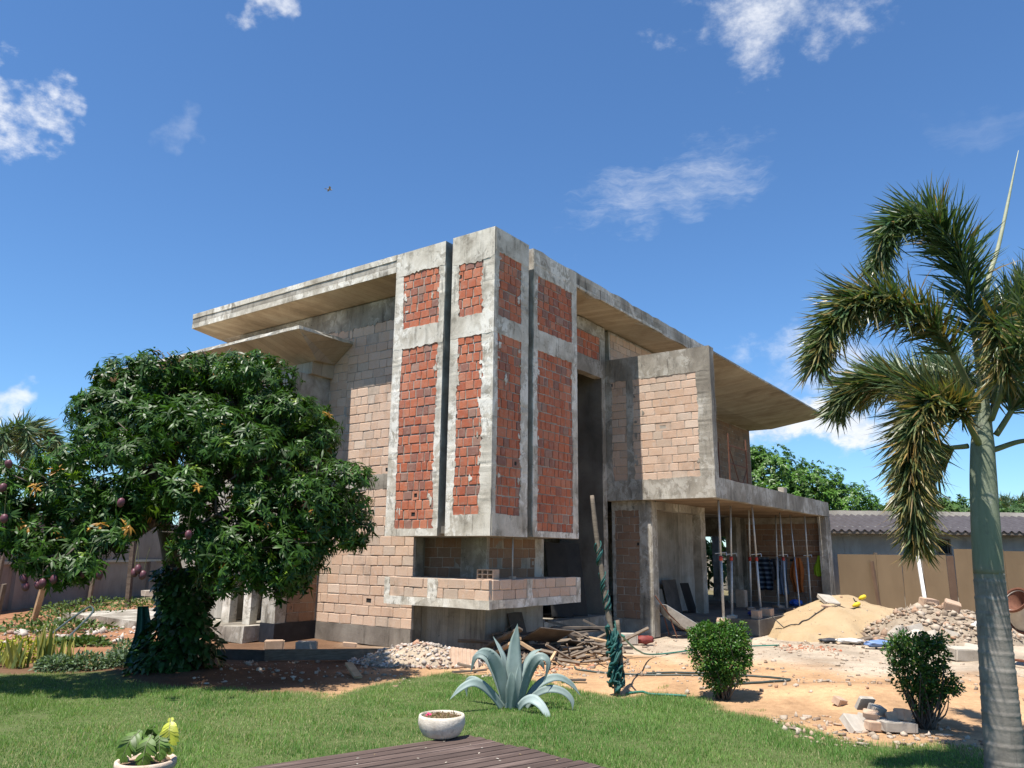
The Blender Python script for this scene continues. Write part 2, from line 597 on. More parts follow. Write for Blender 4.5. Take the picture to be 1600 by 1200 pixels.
RED_PAINT = plain('red_paint', (0.30, 0.03, 0.02), (0.42, 0.05, 0.03), 9, 0.5)
RUST = plain('rusty_steel', (0.09, 0.035, 0.022), (0.17, 0.075, 0.045), 12, 0.8)


# ------------------------------------------------------------------ the house
# local frame: x = t (along the right front, away), y = s (along the left front, away), z up
PT, PS = 20.0, 12.0
house = thing('unfinished_house', 'two-storey unfinished concrete and brick house with wide overhanging flat roof', 'house',
              tuple(VT * PT + US * PS), HA)


class HB(MB):
    """house builder: takes t, s, z"""
    def b(self, t0, t1, s0, s1, z0, z1, step=0.4, jit=0.005):
        return self.rough(t0 - PT, t1 - PT, s0 - PS, s1 - PS, z0, z1, step, jit)

    def q(self, pts, faces):
        return self.poly([(t - PT, s - PS, z) for t, s, z in pts], faces)

    def hx(self, pts):
        return self.hexa([(t - PT, s - PS, z) for t, s, z in pts])


def hpart(name, mat, boxes, parent=None, step=0.4, jit=0.005, label=None):
    m = HB()
    for bx in boxes:
        m.b(*bx, step=step, jit=jit)
    o = m.build(name, mat, parent or house)
    if label:
        o['label'] = label
    return o


def strip(m, plane, front, a_out, a_in, z0, z1, horiz=False, amp=0.035, thick=0.03, seed=0, stepl=0.055):
    """a concrete band with one ragged edge.
    plane 'L': front = t, runs over s;  plane 'R': front = s, runs over t.
    upright: outer edge a_out, ragged edge a_in, from z0 to z1.
    horiz: from a_out to a_in along the wall, straight edge z0, ragged edge z1."""
    rg = np.random.default_rng(seed)
    L = abs(a_in - a_out) if horiz else abs(z1 - z0)
    n = max(3, int(L / stepl))
    w = rg.normal(0, 1, n + 1)
    lo = np.interp(np.arange(n + 1), np.linspace(0, n, max(3, int(L / 0.55))), rg.normal(0, 1, max(3, int(L / 0.55))))
    w = (w * 0.32 + lo * 0.45) * amp
    fr = rg.normal(0, 0.0025, n + 1)
    rows = []
    for i in range(n + 1):
        f = i / n
        if horiz:
            a = a_out + (a_in - a_out) * f
            rows.append(((a, z0), (a, z1 + w[i]), fr[i]))
        else:
            z = z0 + (z1 - z0) * f
            rows.append(((a_out, z), (a_in + w[i], z), fr[i]))

    def pt(a, z, d):
        return (front + d, a, z) if plane == 'L' else (a, front + d, z)
    V = []
    for o, i_, f in rows:
        V += [pt(*o, f * 0.5), pt(*i_, f), pt(*i_, thick), pt(*o, thick)]
    F = []
    for i in range(n):
        for k in range(4):
            k2 = (k + 1) % 4
            F.append([4 * i + k, 4 * i + k2, 4 * i + 4 + k2, 4 * i + 4 + k])
    F += [[0, 1, 2, 3][::-1], [4 * n + k for k in range(4)]]
    m.q(V, F)


# brick shapes shared by all bricks
def brick_meshes(mat, seed, name):
    out = []
    rg = np.random.default_rng(seed)
    for k in range(9):
        bm = bmesh.new()
        bmesh.ops.create_cube(bm, size=1.0)
        if k >= 6:      # bricks with a shallow recess, hole shade painted on its floor, both outward faces
            for f in list(bm.faces):
                nrm = f.normal.copy()
                if nrm.x < -0.9 or nrm.y < -0.9:
                    cc = f.calc_center_median()
                    bmesh.ops.inset_individual(bm, faces=[f], thickness=0.39)
                    off = Vector((rg.uniform(-.2, .2), rg.uniform(-.2, .2), rg.uniform(-.2, .2)))
                    off -= nrm * off.dot(nrm)
                    r = bmesh.ops.extrude_discrete_faces(bm, faces=[f])
                    for g_ in r['faces']:
                        g_.material_index = 1
                        bmesh.ops.translate(bm, verts=list({v for g_ in r['faces'] for v in g_.verts}), vec=-nrm * 0.12)
        else:
            es = [e for e in bm.edges]
            bmesh.ops.bevel(bm, geom=es, offset=0.045 + 0.02 * rg.random(), segments=1, affect='EDGES')
        for v in bm.verts:
            v.co += Vector(rg.normal(0, 0.012, 3))
        me = bpy.data.meshes.new(name)
        bm.normal_update()
        bm.to_mesh(me)
        bm.free()
        me.materials.append(mat)
        me.materials.append(DARK)
        out.append(me)
    return out


BR_RED = brick_meshes(B_RED, 1, 'red_brick')
BR_TAN = brick_meshes(B_TAN, 2, 'clay_block')
BR_TAN_SHADE = brick_meshes(B_TAN_SHADE, 3, 'shade_toned_block')
count = {'red_brick': 0, 'clay_block': 0, 'shade_toned_block': 0}
rest = {'red_brick': [], 'clay_block': [], 'shade_toned_block': []}


def lay(name, parent, plane, front, a0, a1, z0, z1, bw, bh, joint=0.020, seed=0, depth=0.10, skip=None, uneven=0.003, broken=0.03):
    """lays courses of bricks one by one on a wall"""
    rg = np.random.default_rng(seed)
    variants = {'red_brick': BR_RED, 'clay_block': BR_TAN, 'shade_toned_block': BR_TAN_SHADE}[name]
    nrow = max(1, int(round((z1 - z0) / bh)))
    rh = (z1 - z0) / nrow
    for r in range(nrow):
        zc = z0 + (r + 0.5) * rh
        a = a0 - rg.uniform(0.05, 0.95) * bw * (1.0 if name == 'red_brick' else 0.0) - (0.5 * bw if r % 2 else 0.08 * rg.random()) * (0 if name == 'red_brick' else 1)
        while a < a1:
            w = bw * (rg.choice([0.72, 0.9, 1.0, 1.12, 1.45], p=[.14, .22, .34, .22, .08]) if name == 'red_brick' else rg.choice([1.0, 0.96, 1.04, 0.62], p=[.5, .2, .2, .1]))
            b0, b1 = max(a, a0), min(a + w, a1)
            a += w
            if b1 - b0 < 0.05:
                continue
            if skip and skip((b0 + b1) / 2, zc):
                continue
            jn = joint if name == 'red_brick' else joint * .62
            hh = rh - jn * rg.uniform(0.6, 1.6)
            ww = (b1 - b0) - jn * rg.uniform(0.5, 1.7)
            c = (b0 + b1) / 2
            z = zc + rg.normal(0, 0.003)
            fr = front + depth / 2 + rg.normal(0, uneven)
            k = rg.integers(0, 6) if rg.random() > broken else rg.integers(6, 9)
            loc = (fr - PT, c - PS, z) if plane == 'L' else (c - PT, fr - PS, z)
            scl = (depth, ww, hh) if plane == 'L' else (ww, depth, hh)
            rot = (rg.normal(0, 0.006),) * 3 if plane == 'L' else (rg.normal(0, 0.006),) * 3
            if count[name] < 300:
                count[name] += 1
                add(name, variants[k], parent, loc, rot, scl)
            else:
                rest[name].append((variants[k], loc, rot, scl))


def join_rest(name, mat):
    V, F = [], []
    for me, loc, rot, scl in rest[name]:
        M = Matrix.LocRotScale(Vector(loc), Euler(rot), Vector(scl))
        b = len(V)
        V += [tuple(M @ v.co) for v in me.vertices]
        F += [[b + i for i in p.vertices] for p in me.polygons]
    if V:
        o = add(name, make_mesh(name, V, F, mat), house)
        o['kind'] = 'stuff'
        o['label'] = 'remaining ' + name.replace('_', ' ') + ' courses of the shaded walls'


def smears(m, plane, front, a0, a1, z0, z1, n, seed):
    """dabs of cement over the brick face, most of them along the edges"""
    rg = np.random.default_rng(seed)
    for k in range(n):
        if rg.random() < .9:
            a = a0 if rg.random() < .5 else a1
            a += rg.normal(0, .05)
            z = rg.uniform(z0, z1)
        else:
            a, z = rg.uniform(a0, a1), rg.uniform(z0, z1)
        ra, rz = rg.uniform(.015, .05), rg.uniform(.02, .10)
        q = 15
        w = 1 + rg.normal(0, .28, q)
        out = []
        for i in range(q):
            b = 2 * math.pi * i / q
            out.append((a + math.cos(b) * ra * w[i], min(max(z + math.sin(b) * rz * w[i], z0 - .05), z1 + .05)))
        f = front - rg.uniform(.006, .012)
        pt = (lambda u, v, d: (d, u, v)) if plane == 'L' else (lambda u, v, d: (u, d, v))
        V = [pt(u, v, f) for u, v in out] + [pt(u, v, f + .03) for u, v in out]
        F = [list(range(q)) if plane == 'R' else list(range(q))[::-1]] + [[i, (i + 1) % q, q + (i + 1) % q, q + i] for i in range(q)]
        m.q(V, F)


T0, S0 = 11.936, 9.065         # outer planes of the corner tower
TW, SW = 12.824, 10.05         # wall planes behind it

# --- corner tower, left panel
panel = hpart('tower_panel', C_MORTAR, [(T0 + .022, 12.95, 10.40, 11.86, 2.35, 8.66)], label='left brick panel of the hanging corner tower')
m = HB()
strip(m, 'L', T0 - .004, 11.86, 11.60, 2.35, 8.66, amp=.022, seed=1)
strip(m, 'L', T0 - .003, 10.40, 10.55, 2.35, 8.66, amp=.045, seed=2)
strip(m, 'L', T0 - .009, 10.40, 11.86, 2.35, 2.50, True, amp=.01, seed=3)
strip(m, 'L', T0 - .008, 10.40, 11.86, 8.66, 8.12, True, amp=.035, seed=4)
strip(m, 'L', T0 - .008, 10.40, 11.86, 6.62, 6.40, True, amp=.04, seed=5)
strip(m, 'L', T0 - .007, 10.40, 11.86, 6.62, 6.84, True, amp=.02, seed=6)
smears(m, 'L', T0 + .006, 10.55, 11.6, 2.5, 6.4, 20, 401)
smears(m, 'L', T0 + .006, 10.55, 11.6, 6.84, 8.12, 7, 402)
m.build('concrete_frame', C_TOWER, panel)
lay('red_brick', panel, 'L', T0 + .006, 10.5, 11.66, 2.49, 6.42, .215, .1925, seed=11)
lay('red_brick', panel, 'L', T0 + .006, 10.5, 11.66, 6.82, 8.14, .215, .1925, seed=12)

# --- corner piece with two faces
corner = hpart('tower_corner', C_MORTAR, [(T0 + .022, 13.17, S0 + .022, 10.20, 2.345, 8.67)], label='middle corner block of the hanging brick tower')
m = HB()
strip(m, 'L', T0 - .004, 10.20, 10.00, 2.345, 8.67, amp=.03, seed=21)
strip(m, 'L', T0 - .003, S0 - .004, 9.37, 2.345, 8.67, amp=.055, seed=22)
strip(m, 'L', T0 - .009, S0 - .004, 10.20, 2.345, 2.76, True, amp=.02, seed=23)
strip(m, 'L', T0 - .008, S0 - .004, 10.20, 8.67, 8.02, True, amp=.05, seed=24)
strip(m, 'L', T0 - .007, S0 - .004, 10.20, 6.62, 6.39, True, amp=.02, seed=25)
strip(m, 'L', T0 - .0065, S0 - .004, 10.20, 6.62, 6.85, True, amp=.03, seed=26)
strip(m, 'R', S0 - .004, T0 + .028, 12.09, 2.345, 8.67, amp=.018, seed=27)
strip(m, 'R', S0 - .003, 13.17, 12.90, 2.345, 8.67, amp=.04, seed=28)
strip(m, 'R', S0 - .009, T0 + .028, 13.17, 2.345, 2.76, True, amp=.015, seed=29)
strip(m, 'R', S0 - .008, T0 + .028, 13.17, 8.67, 8.15, True, amp=.04, seed=30)
strip(m, 'R', S0 - .007, T0 + .028, 13.17, 6.6, 6.40, True, amp=.02, seed=31)
strip(m, 'R', S0 - .0065, T0 + .028, 13.17, 6.6, 6.78, True, amp=.02, seed=32)
smears(m, 'L', T0 + .006, 9.37, 10.0, 2.76, 6.4, 18, 403)
smears(m, 'L', T0 + .006, 9.37, 10.0, 6.85, 8.02, 6, 404)
smears(m, 'R', S0 + .006, 12.09, 12.9, 2.76, 6.4, 16, 405)
smears(m, 'R', S0 + .006, 12.09, 12.9, 6.78, 8.15, 6, 406)
m.build('concrete_frame', C_TOWER, corner)
lay('red_brick', corner, 'L', T0 + .006, 9.31, 10.05, 2.74, 6.42, .215, .1925, seed=13)
lay('red_brick', corner, 'L', T0 + .006, 9.31, 10.05, 6.82, 8.06, .215, .1925, seed=14)
lay('red_brick', corner, 'R', S0 + .006, 12.05, 12.95, 2.74, 6.42, .215, .1925, seed=15)
lay('red_brick', corner, 'R', S0 + .006, 12.05, 12.95, 6.76, 8.18, .215, .1925, seed=16)

# --- right panel
panel2 = hpart('tower_panel', C_MORTAR, [(13.365, 15.2, S0 + .022, 10.06, 2.36, 8.65)], label='right brick panel of the hanging corner tower')
m = HB()
strip(m, 'R', S0 - .004, 13.365, 13.53, 2.36, 8.65, amp=.02, seed=41)
strip(m, 'R', S0 - .003, 15.2, 14.97, 2.36, 8.65, amp=.03, seed=42)
strip(m, 'R', S0 - .009, 13.365, 15.2, 2.36, 2.49, True, amp=.01, seed=43)
strip(m, 'R', S0 - .008, 13.365, 15.2, 8.65, 8.05, True, amp=.04, seed=44)
strip(m, 'R', S0 - .007, 13.365, 15.2, 6.6, 6.37, True, amp=.03, seed=45)
strip(m, 'R', S0 - .0065, 13.365, 15.2, 6.6, 6.83, True, amp=.02, seed=46)
smears(m, 'R', S0 + .006, 13.53, 14.97, 2.5, 6.4, 18, 407)
smears(m, 'R', S0 + .006, 13.53, 14.97, 6.83, 8.05, 6, 408)
m.build('concrete_frame', C_TOWER, panel2)
lay('red_brick', panel2, 'R', S0 + .006, 13.48, 15.02, 2.47, 6.40, .215, .1925, seed=17)
lay('red_brick', panel2, 'R', S0 + .006, 13.48, 15.02, 6.80, 8.10, .215, .1925, seed=18)
# the two open slots between the panels, the tower's core, and plates added to keep sun out
hpart('tower_core_sun_plates', C_SHADE, [(12.85, 13.3, 10.1, 10.5, 2.38, 8.62), (13.1, 13.45, 9.95, 10.1, 2.38, 8.62), (12.05, 12.85, 10.201, 10.399, 2.40, 2.55), (13.171, 13.364, 9.2, 9.95, 2.40, 2.55), (12.3, 12.85, 10.201, 10.399, 8.3, 8.5), (13.171, 13.364, 9.5, 9.95, 8.3, 8.5)])

# --- fireplace block under the tower
base = hpart('hearth_block', C_BOARD, [(13.1, 15.25, SW, 12.6, 0.0, 2.5)], label='dark boarded concrete block under the hanging tower')
hpart('pilaster', C_PORCH, [(13.085, 13.2, 10.05 - .012, 10.72, 1.0, 2.352)], base)
hpart('pilaster', C_PORCH, [(14.90, 15.262, SW - .014, SW + .1, 1.0, 2.352)], base)
# --- L wall
wall_l = hpart('wall', C_MORTAR, [(TW + .016, 13.08, 11.775, 15.42, 0.0, 8.07), (TW + .016, 13.08, 15.42, 18.9, 3.1, 8.07), (TW + .016, 13.08, 17.0, 18.9, 0.0, 3.1)], label='tan block wall behind the mango tree')
m = HB()
m.b(TW - .012, TW + .05, 11.768, 14.95, 0.0, 0.40, jit=.008)
m.build('plinth', C_PLINTH, wall_l)
m = HB()
strip(m, 'L', TW - .006, 11.77, 14.95, 3.62, 3.46, True, amp=.035, seed=51)
strip(m, 'L', TW - .006, 11.77, 14.95, 3.62, 3.79, True, amp=.015, seed=52)
m.build('concrete_band', C_PORCH, wall_l)
m = HB()
strip(m, 'L', TW - .006, 11.77, 18.9, 8.08, 7.50, True, amp=.06, seed=53)
m.build('concrete_band', C_PORCH, wall_l)
m = HB()
strip(m, 'L', TW - .007, 11.768, 11.83, 0.4, 3.46, amp=.01, seed=55)
m.build('concrete_band', C_PORCH, wall_l)
lay('clay_block', wall_l, 'L', TW + .002, 11.80, 14.92, .40, 3.48, .385, .2196, seed=21)

# --- fin wall beside the balcony
TF = 18.364
fin = hpart('fin_wall', C_MORTAR, [(TF + .02, 18.62, 7.06, SW - .002, 3.42, 7.26)], label='sunlit block fin wall standing beside the balcony')
m = HB()
strip(m, 'L', TF - .004, 7.05, 7.42, 3.42, 7.265, amp=.035, seed=61)
strip(m, 'L', TF - .003, SW - .01, 9.86, 3.42, 7.265, amp=.03, seed=62)
strip(m, 'L', TF - .0035, 9.42, 9.22, 3.42, 6.7, amp=.04, seed=63)
strip(m, 'L', TF - .008, 7.05, SW - .01, 7.27, 6.63, True, amp=.025, seed=64)
strip(m, 'L', TF - .009, 7.05, SW - .01, 3.42, 3.93, True, amp=.02, seed=65)
smears(m, 'L', TF + .006, 7.42, 9.2, 3.93, 6.63, 12, 409)
m.b(TF + .0, 18.64, 7.04, 7.1, 3.425, 7.262)
m.build('concrete_frame', C_PORCH, fin)
lay('clay_block', fin, 'L', TF + .006, 7.36, SW - .1, 3.90, 6.66, .42, .2065, seed=22, broken=.05)

# --- ledge below the tower
ledge = hpart('hearth_ledge', C_MORTAR, [(T0 + .03, 13.09, S0 + .03, 11.80, 1.0, 1.515), (13.09, 15.28, S0 + .03, 10.04, 1.0, 1.515)],
              label='low block ledge jutting out below the brick tower')
m = HB()
m.b(T0, 13.085, S0, 11.805, .985, 1.148, jit=.004)
m.b(13.087, 15.285, S0 + .0015, 10.035, .986, 1.147, jit=.004)
strip(m, 'L', T0 + .001, 10.62, 10.36, 1.14, 1.52, amp=.03, seed=66)
strip(m, 'L', T0 + .001, 11.81, 11.66, 1.14, 1.52, amp=.02, seed=67)
strip(m, 'R', S0 + .001, 13.2, 13.38, 1.14, 1.52, amp=.02, seed=68)
strip(m, 'R', S0 + .001, 15.285, 15.12, 1.14, 1.52, amp=.02, seed=69)
m.build('concrete_frame', C_TOWER, ledge)
lay('clay_block', ledge, 'L', T0 + .012, S0 + .02, 11.74, 1.14, 1.53, .40, .195, seed=23, broken=0)
lay('clay_block', ledge, 'R', S0 + .012, T0 + .12, 15.2, 1.14, 1.53, .40, .195, seed=24, broken=0)
lay('shade_toned_block', base, 'R', SW - .008, 13.16, 14.94, 1.5, 2.34, .36, .21, seed=25)
lay('shade_toned_block', base, 'L', 13.092, 10.70, 11.76, 1.5, 2.34, .36, .21, seed=26)
# upper part of the L wall, last of the ones counted singly
lay('clay_block', wall_l, 'L', TW + .002, 11.80, 14.3, 3.78, 7.0, .385, .215, seed=27)
lay('clay_block', wall_l, 'L', TW + .002, 11.80, 14.3, 7.0, 7.52, .385, .215, seed=28)
lay('clay_block', wall_l, 'L', TW + .002, 14.3, 18.8, 6.2, 7.52, .385, .215, seed=29)
lay('clay_block', wall_l, 'L', TW + .002, 14.3, 15.0, 3.78, 6.2, .385, .215, seed=30)

# --- right wall, above and beside the tall slot
wall_r = hpart('wall', C_MORTAR, [(15.26, 18.34, SW + .02, 10.3, 6.76, 8.18), (18.63, 24.0, SW + .02, 10.3, 3.70, 8.19)], label='shaded upper wall over the tall slot opening')
m = HB()
m.b(15.262, 18.36, SW - .01, 10.28, 6.74, 7.2, jit=.006)
m.b(15.262, 18.36, SW - .008, 10.28, 7.86, 8.2, jit=.006)
m.b(18.05, 18.36, SW - .006, 10.28, 7.2, 7.86)
m.build('beam', C_PORCH, wall_r)
lay('red_brick', wall_r, 'R', SW + .004, 15.3, 18.08, 7.2, 7.86, .215, .19, seed=31)
lay('clay_block', wall_r, 'R', SW + .004, 18.7, 23.9, 6.2, 8.15, .40, .21, seed=32)
slot = hpart('slot_wall', C_SHADE, [(15.26, 18.6, 11.22, 11.4, 3.44, 8.2), (18.15, 18.38, 10.06, 11.4, 0.4, 8.2), (15.21, 16.7, 10.062, 10.25, 2.42, 6.75)], label='shade-toned block wall and added closing wall inside the tall slot opening')  # colour carries the slot's shade; last box added to darken the slot
lay('shade_toned_block', slot, 'R', 11.205, 15.3, 18.12, 3.5, 6.9, .40, .215, seed=33)
hpart('sill', C_PORCH, [(15.26, 18.3, SW - .02, 11.6, 0.0, 0.5)])
hpart('column', C_PORCH, [(18.15, 18.36, SW - .005, 10.055, 0.5, 6.74)])

# --- porch: floor, slab, beam, columns
hpart('porch_floor', C_SHADE, [(20.8, 29.25, 6.95, 18.0, 0.0, 0.40), (18.95, 20.795, 9.3, 18.0, 0.0, 0.398), (13.2, 18.94, 11.6, 18.0, 0.0, 0.38)], step=.7, jit=.01)
m = HB()
m.b(18.66, 29.2, 7.26, SW, 3.425, 3.70)
m.build('porch_slab', C_FORM, house)
hpart('balcony_beam', C_PORCH, [(18.64, 29.23, 7.05, 7.25, 3.42, 3.93)], jit=.007)
m = HB()
m.b(28.68, 29.22, 7.06, 7.33, 0.0, 3.415)
m.b(28.86, 29.0, 7.035, 7.2, 0.0, 3.41)
m.b(29.06, 29.225, 7.04, 7.2, 0.0, 3.41)
m.build('porch_column', C_PORCH, house)
endw = hpart('porch_end_wall', C_MORTAR, [(29.0, 29.2, 7.33, 10.05, 0.0, 3.42)], label='shaded block wall closing the porch, clothes hanging on it')
lay('shade_toned_block', endw, 'L', 28.985, 7.36, 10.0, .42, 3.2, .40, .2, seed=34)
low = hpart('porch_side_wall', C_MORTAR, [(18.62, 18.9, 8.92, SW - .004, 0.0, 3.42)], label='block wall under the fin wall')
m = HB()
strip(m, 'L', 18.6, SW - .006, 9.95, 0.4, 3.41, amp=.015, seed=71)
strip(m, 'L', 18.598, 8.91, 9.26, 0.4, 3.41, amp=.03, seed=72)
strip(m, 'L', 18.594, 8.91, SW - .006, 3.415, 3.18, True, amp=.02, seed=73)
m.b(18.585, 18.7, 8.915, SW - .01, 0.0, 0.42)
m.build('concrete_frame', C_PORCH, low)
m = HB()
m.b(18.62, 18.95, 8.895, 8.935, 0.0, 3.40)
m.build('post', C_PORCH, low)
lay('shade_toned_block', low, 'L', 18.608, 9.2, 9.98, .42, 3.2, .36, .2, seed=35)
hpart('door_frame', C_PORCH, [(21.9, 22.25, 8.9, 9.15, 0.4, 3.2), (18.96, 22.27, 8.905, 9.14, 3.2, 3.418)], label='pale concrete door frame standing inside the porch')
hpart('porch_back_wall', C_BOARD, [(18.9, 23.9, 9.86, 10.0, 0.4, 3.415)], label='boarded concrete wall at the back of the porch')
hpart('column', C_PORCH, [(27.9, 28.4, 10.0, 10.4, 0.4, 3.41)])
hpart('column', C_PORCH, [(23.92, 24.2, 10.0, 10.4, 0.4, 3.41)])
# inner walls, floors and the far sides that close the house
hpart('floor_slab', C_PORCH, [(13.45, 29.2, 11.42, 18.0, 3.43, 3.69), (18.64, 29.2, 10.06, 11.42, 3.432, 3.692)], step=1.2)
m = HB()
m.b(13.1, 38.1, 18.0, 18.2, 0.0, 8.19, step=2)
m.b(29.0, 29.2, 12.2, 18.0, 0.4, 3.42, step=1)
m.b(29.0, 29.2, 10.06, 10.35, 0.4, 3.42, step=1)
m.b(29.0, 29.2, 10.35, 12.2, 2.75, 3.42, step=1)
m.b(24.0, 24.2, 10.06, 12.9, 3.70, 8.2, step=1)
m.b(37.9, 38.1, 12.72, 18.0, 3.4, 8.2, step=1)
m.b(29.2, 38.0, 12.72, 18.0, 3.43, 3.69, step=1)
m.b(33.2, 33.5, 12.72, 13.0, 0.0, 3.43, step=1)
m.b(37.7, 38.0, 12.72, 13.0, 0.0, 3.43, step=1)
m.b(13.1, 13.4, 12.6, 15.3, 0.4, 8.06, step=1)
m.build('inner_wall', C_PORCH, house)
upper = hpart('upper_wall', C_MORTAR, [(33.4, 38.08, 12.72, 12.9, 3.70, 8.2), (24.2, 32.0, 12.72, 12.9, 3.70, 8.2), (32.0, 33.4, 12.72, 12.9, 6.2, 8.2)], step=.8, label='shaded upper wall behind the balcony')
lay('shade_toned_block', upper, 'R', 12.705, 33.4, 38.05, 5.2, 8.15, .42, .21, seed=36)

# --- roof: overhanging slabs with board-marked soffits
roof = HB()
roof.b(13.37, 23.0, S0, 11.6, 8.30, 8.672, step=.3, jit=.012)
roof.hx([(T0, 11.865, 8.24), (13.36, 11.865, 8.06), (13.36, 19.95, 8.06), (T0, 19.95, 8.24),
         (T0, 11.865, 8.668), (13.36, 11.865, 8.668), (13.36, 19.95, 8.668), (T0, 19.95, 8.668)])
roof.b(13.37, 38.22, 11.605, 19.95, 8.2, 8.66, step=2.5, jit=.004)
roof.hx([(23.0, S0 - .003, 8.61), (38.25, S0 - .003, 8.61), (38.2, 11.6, 8.2), (23.0, 11.6, 8.2),
         (23.0, S0 - .003, 8.675), (38.25, S0 - .003, 8.675), (38.2, 11.6, 8.67), (23.0, 11.6, 8.67)])
roof_o = roof.build('roof', C_FASCIA, house)
# soffit linings a few millimetres below the slabs
m = HB()
m.q([(T0 + .02, 11.88, 8.231), (TW + .02, 11.88, 8.111), (TW + .02, 19.93, 8.111), (T0 + .02, 19.93, 8.231),
     (T0 + .02, 11.88, 8.24), (TW + .02, 11.88, 8.12), (TW + .02, 19.93, 8.12), (T0 + .02, 19.93, 8.24)],
    [(0, 3, 2, 1), (0, 1, 5, 4), (1, 2, 6, 5), (2, 3, 7, 6), (3, 0, 4, 7)])
m.build('soffit', C_SOFFIT, roof_o)
m = HB()
m.q([(13.4, S0 + .03, 8.294), (23.0, S0 + .03, 8.294), (23.0, 11.6, 8.194), (13.4, 11.6, 8.194)], [(0, 3, 2, 1)])
m.q([(23.0, S0 + .012, 8.602), (38.22, S0 + .012, 8.602), (38.17, 11.6, 8.192), (23.0, 11.6, 8.192)], [(0, 3, 2, 1)])
m.q([(23.0, 11.6, 8.192), (38.17, 11.6, 8.192), (38.17, 12.72, 8.192), (23.0, 12.72, 8.192)], [(0, 3, 2, 1)])
m.build('soffit', C_SOFFIT_R, roof_o)
# fascia: the pour lines and the rough lower lip of the left edge
m = HB()
strip(m, 'L', T0 - .012, 11.87, 19.94, 8.235, 8.36, True, amp=.012, thick=.02, seed=81)
strip(m, 'L', T0 - .018, 11.87, 19.94, 8.66, 8.53, True, amp=.006, thick=.03, seed=82, stepl=.3)
strip(m, 'R', S0 - .012, 13.38, 20.0, 8.305, 8.37, True, amp=.02, thick=.03, seed=83)
m.build('fascia_lip', C_TOWER, roof_o)

# --- hopper-shaped canopy over the left wing
can = HB()
tA, sA, sB, zt, zb = 11.13, 14.15, 23.75, 7.155, 6.60
P = [(tA, sA, zt), (TW, sA, zt), (TW, sB, zt), (tA, sB, zt),
     (tA, sA, zt - .07), (TW, sA, zt - .07), (TW, sB, zt - .07), (tA, sB, zt - .07),
     (12.1, 14.62, zb), (TW, 14.78, zb + .05), (TW, 23.3, zb + .05), (12.1, 23.3, zb)]
can.q(P, [(0, 1, 2, 3), (0, 4, 5, 1), (1, 5, 6, 2), (2, 6, 7, 3), (3, 7, 4, 0),
          (4, 8, 9, 5), (5, 9, 10, 6), (6, 10, 11, 7), (7, 11, 8, 4), (8, 11, 10, 9)])
can_o = can.build('canopy', C_SOFFIT, house)
can_o['label'] = 'hopper-shaped concrete canopy jutting out above the mango tree'
m = HB()
m.b(tA - .006, tA + .1, sA - .006, sB, zt - .062, zt + .012, step=.3, jit=.005)
m.b(tA + .1, TW, sA - .006, sA + .1, zt - .062, zt + .012, step=.3, jit=.005)
m.build('canopy_edge', C_TOWER, can_o)
m = HB()
m.b(12.12, TW - .002, 14.8, 23.28, 6.30, 6.64, step=.6)
m.build('canopy_beam', C_SOFFIT, can_o)

# --- left wing under the canopy
wing = hpart('wing_wall', C_MORTAR, [(11.66, TW + .02, 14.93, 15.38, 0.0, 6.3)], label='shaded end wall of the left wing')
m = HB()
m.b(11.64, 11.93, 14.91, 15.40, 0.42, 6.28)
m.build('column', C_PORCH, wing)
m = HB()
m.b(11.63, TW, 14.895, 15.41, 0.0, 0.42)
m.build('plinth', C_BITUMEN, wing)
lay('shade_toned_block', wing, 'R', 14.918, 11.96, TW - .02, .42, 3.6, .40, .215, seed=37)
hpart('wing_column', C_TOWER, [(11.65, 11.85, 15.83, 16.10, 0.30, 6.28)])
hpart('wing_column', C_TOWER, [(11.65, 11.85, 16.62, 16.93, 0.30, 6.28)])
hpart('wing_screen', C_BOARD, [(12.1, 12.3, 16.98, 19.9, 0.36, 6.28)])
hpart('wing_back', C_PORCH, [(12.6, 12.8, 17.0, 19.9, 0.36, 3.3)])
hpart('wing_floor', C_PORCH, [(11.2, 12.6, 15.42, 18.9, 0.0, 0.34), (11.4, 14.2, 18.92, 24.2, 0.0, 0.20)], jit=.012)
join_rest('red_brick', B_RED)
join_rest('clay_block', B_TAN)
join_rest('shade_toned_block', B_TAN_SHADE)

# ------------------------------------------------------------------ ground
def vnoise(x, y, scale, seed):
    rg = np.random.default_rng(seed)
    G = rg.random((64, 64))
    x = np.asarray(x) / scale + 17.3
    y = np.asarray(y) / scale + 5.7
    xi, yi = np.floor(x).astype(int), np.floor(y).astype(int)
    fx, fy = x - xi, y - yi
    fx, fy = fx * fx * (3 - 2 * fx), fy * fy * (3 - 2 * fy)
    a, b = G[xi % 64, yi % 64], G[(xi + 1) % 64, yi % 64]
    c, d = G[xi % 64, (yi + 1) % 64], G[(xi + 1) % 64, (yi + 1) % 64]
    return (a * (1 - fx) + b * fx) * (1 - fy) + (c * (1 - fx) + d * fx) * fy - 0.5


def fbm(x, y, scale, seed, oct_=4):
    t = 0
    for k in range(oct_):
        t = t + vnoise(x, y, scale / 2 ** k, seed + k) / 2 ** k
    return t


EDGE_X = [-30, -14, -8.47, -6.94, -5.62, -3.68, -2.5, -2.33, -1.86, -1.07, -.39, .68, 1.03, 1.5, 2.41, 2.96, 3.41, 3.66, 3.79, 4.22, 5.17, 5.56, 30]
EDGE_Y = [13.4, 13.5, 13.6, 13.9, 12.73, 11.94, 11.75, 12.71, 13.58, 14.3, 14.0, 13.3, 12.52, 11.64, 12.05, 11.35, 10.84, 10.15, 9.25, 9.04, 9.0, 8.96, 8.6]


def lawn_in(x, y):
    """signed distance-like value, positive inside the lawn"""
    return np.interp(x, EDGE_X, EDGE_Y) + fbm(x, y, 0.9, 5, 4) * 0.8 - y


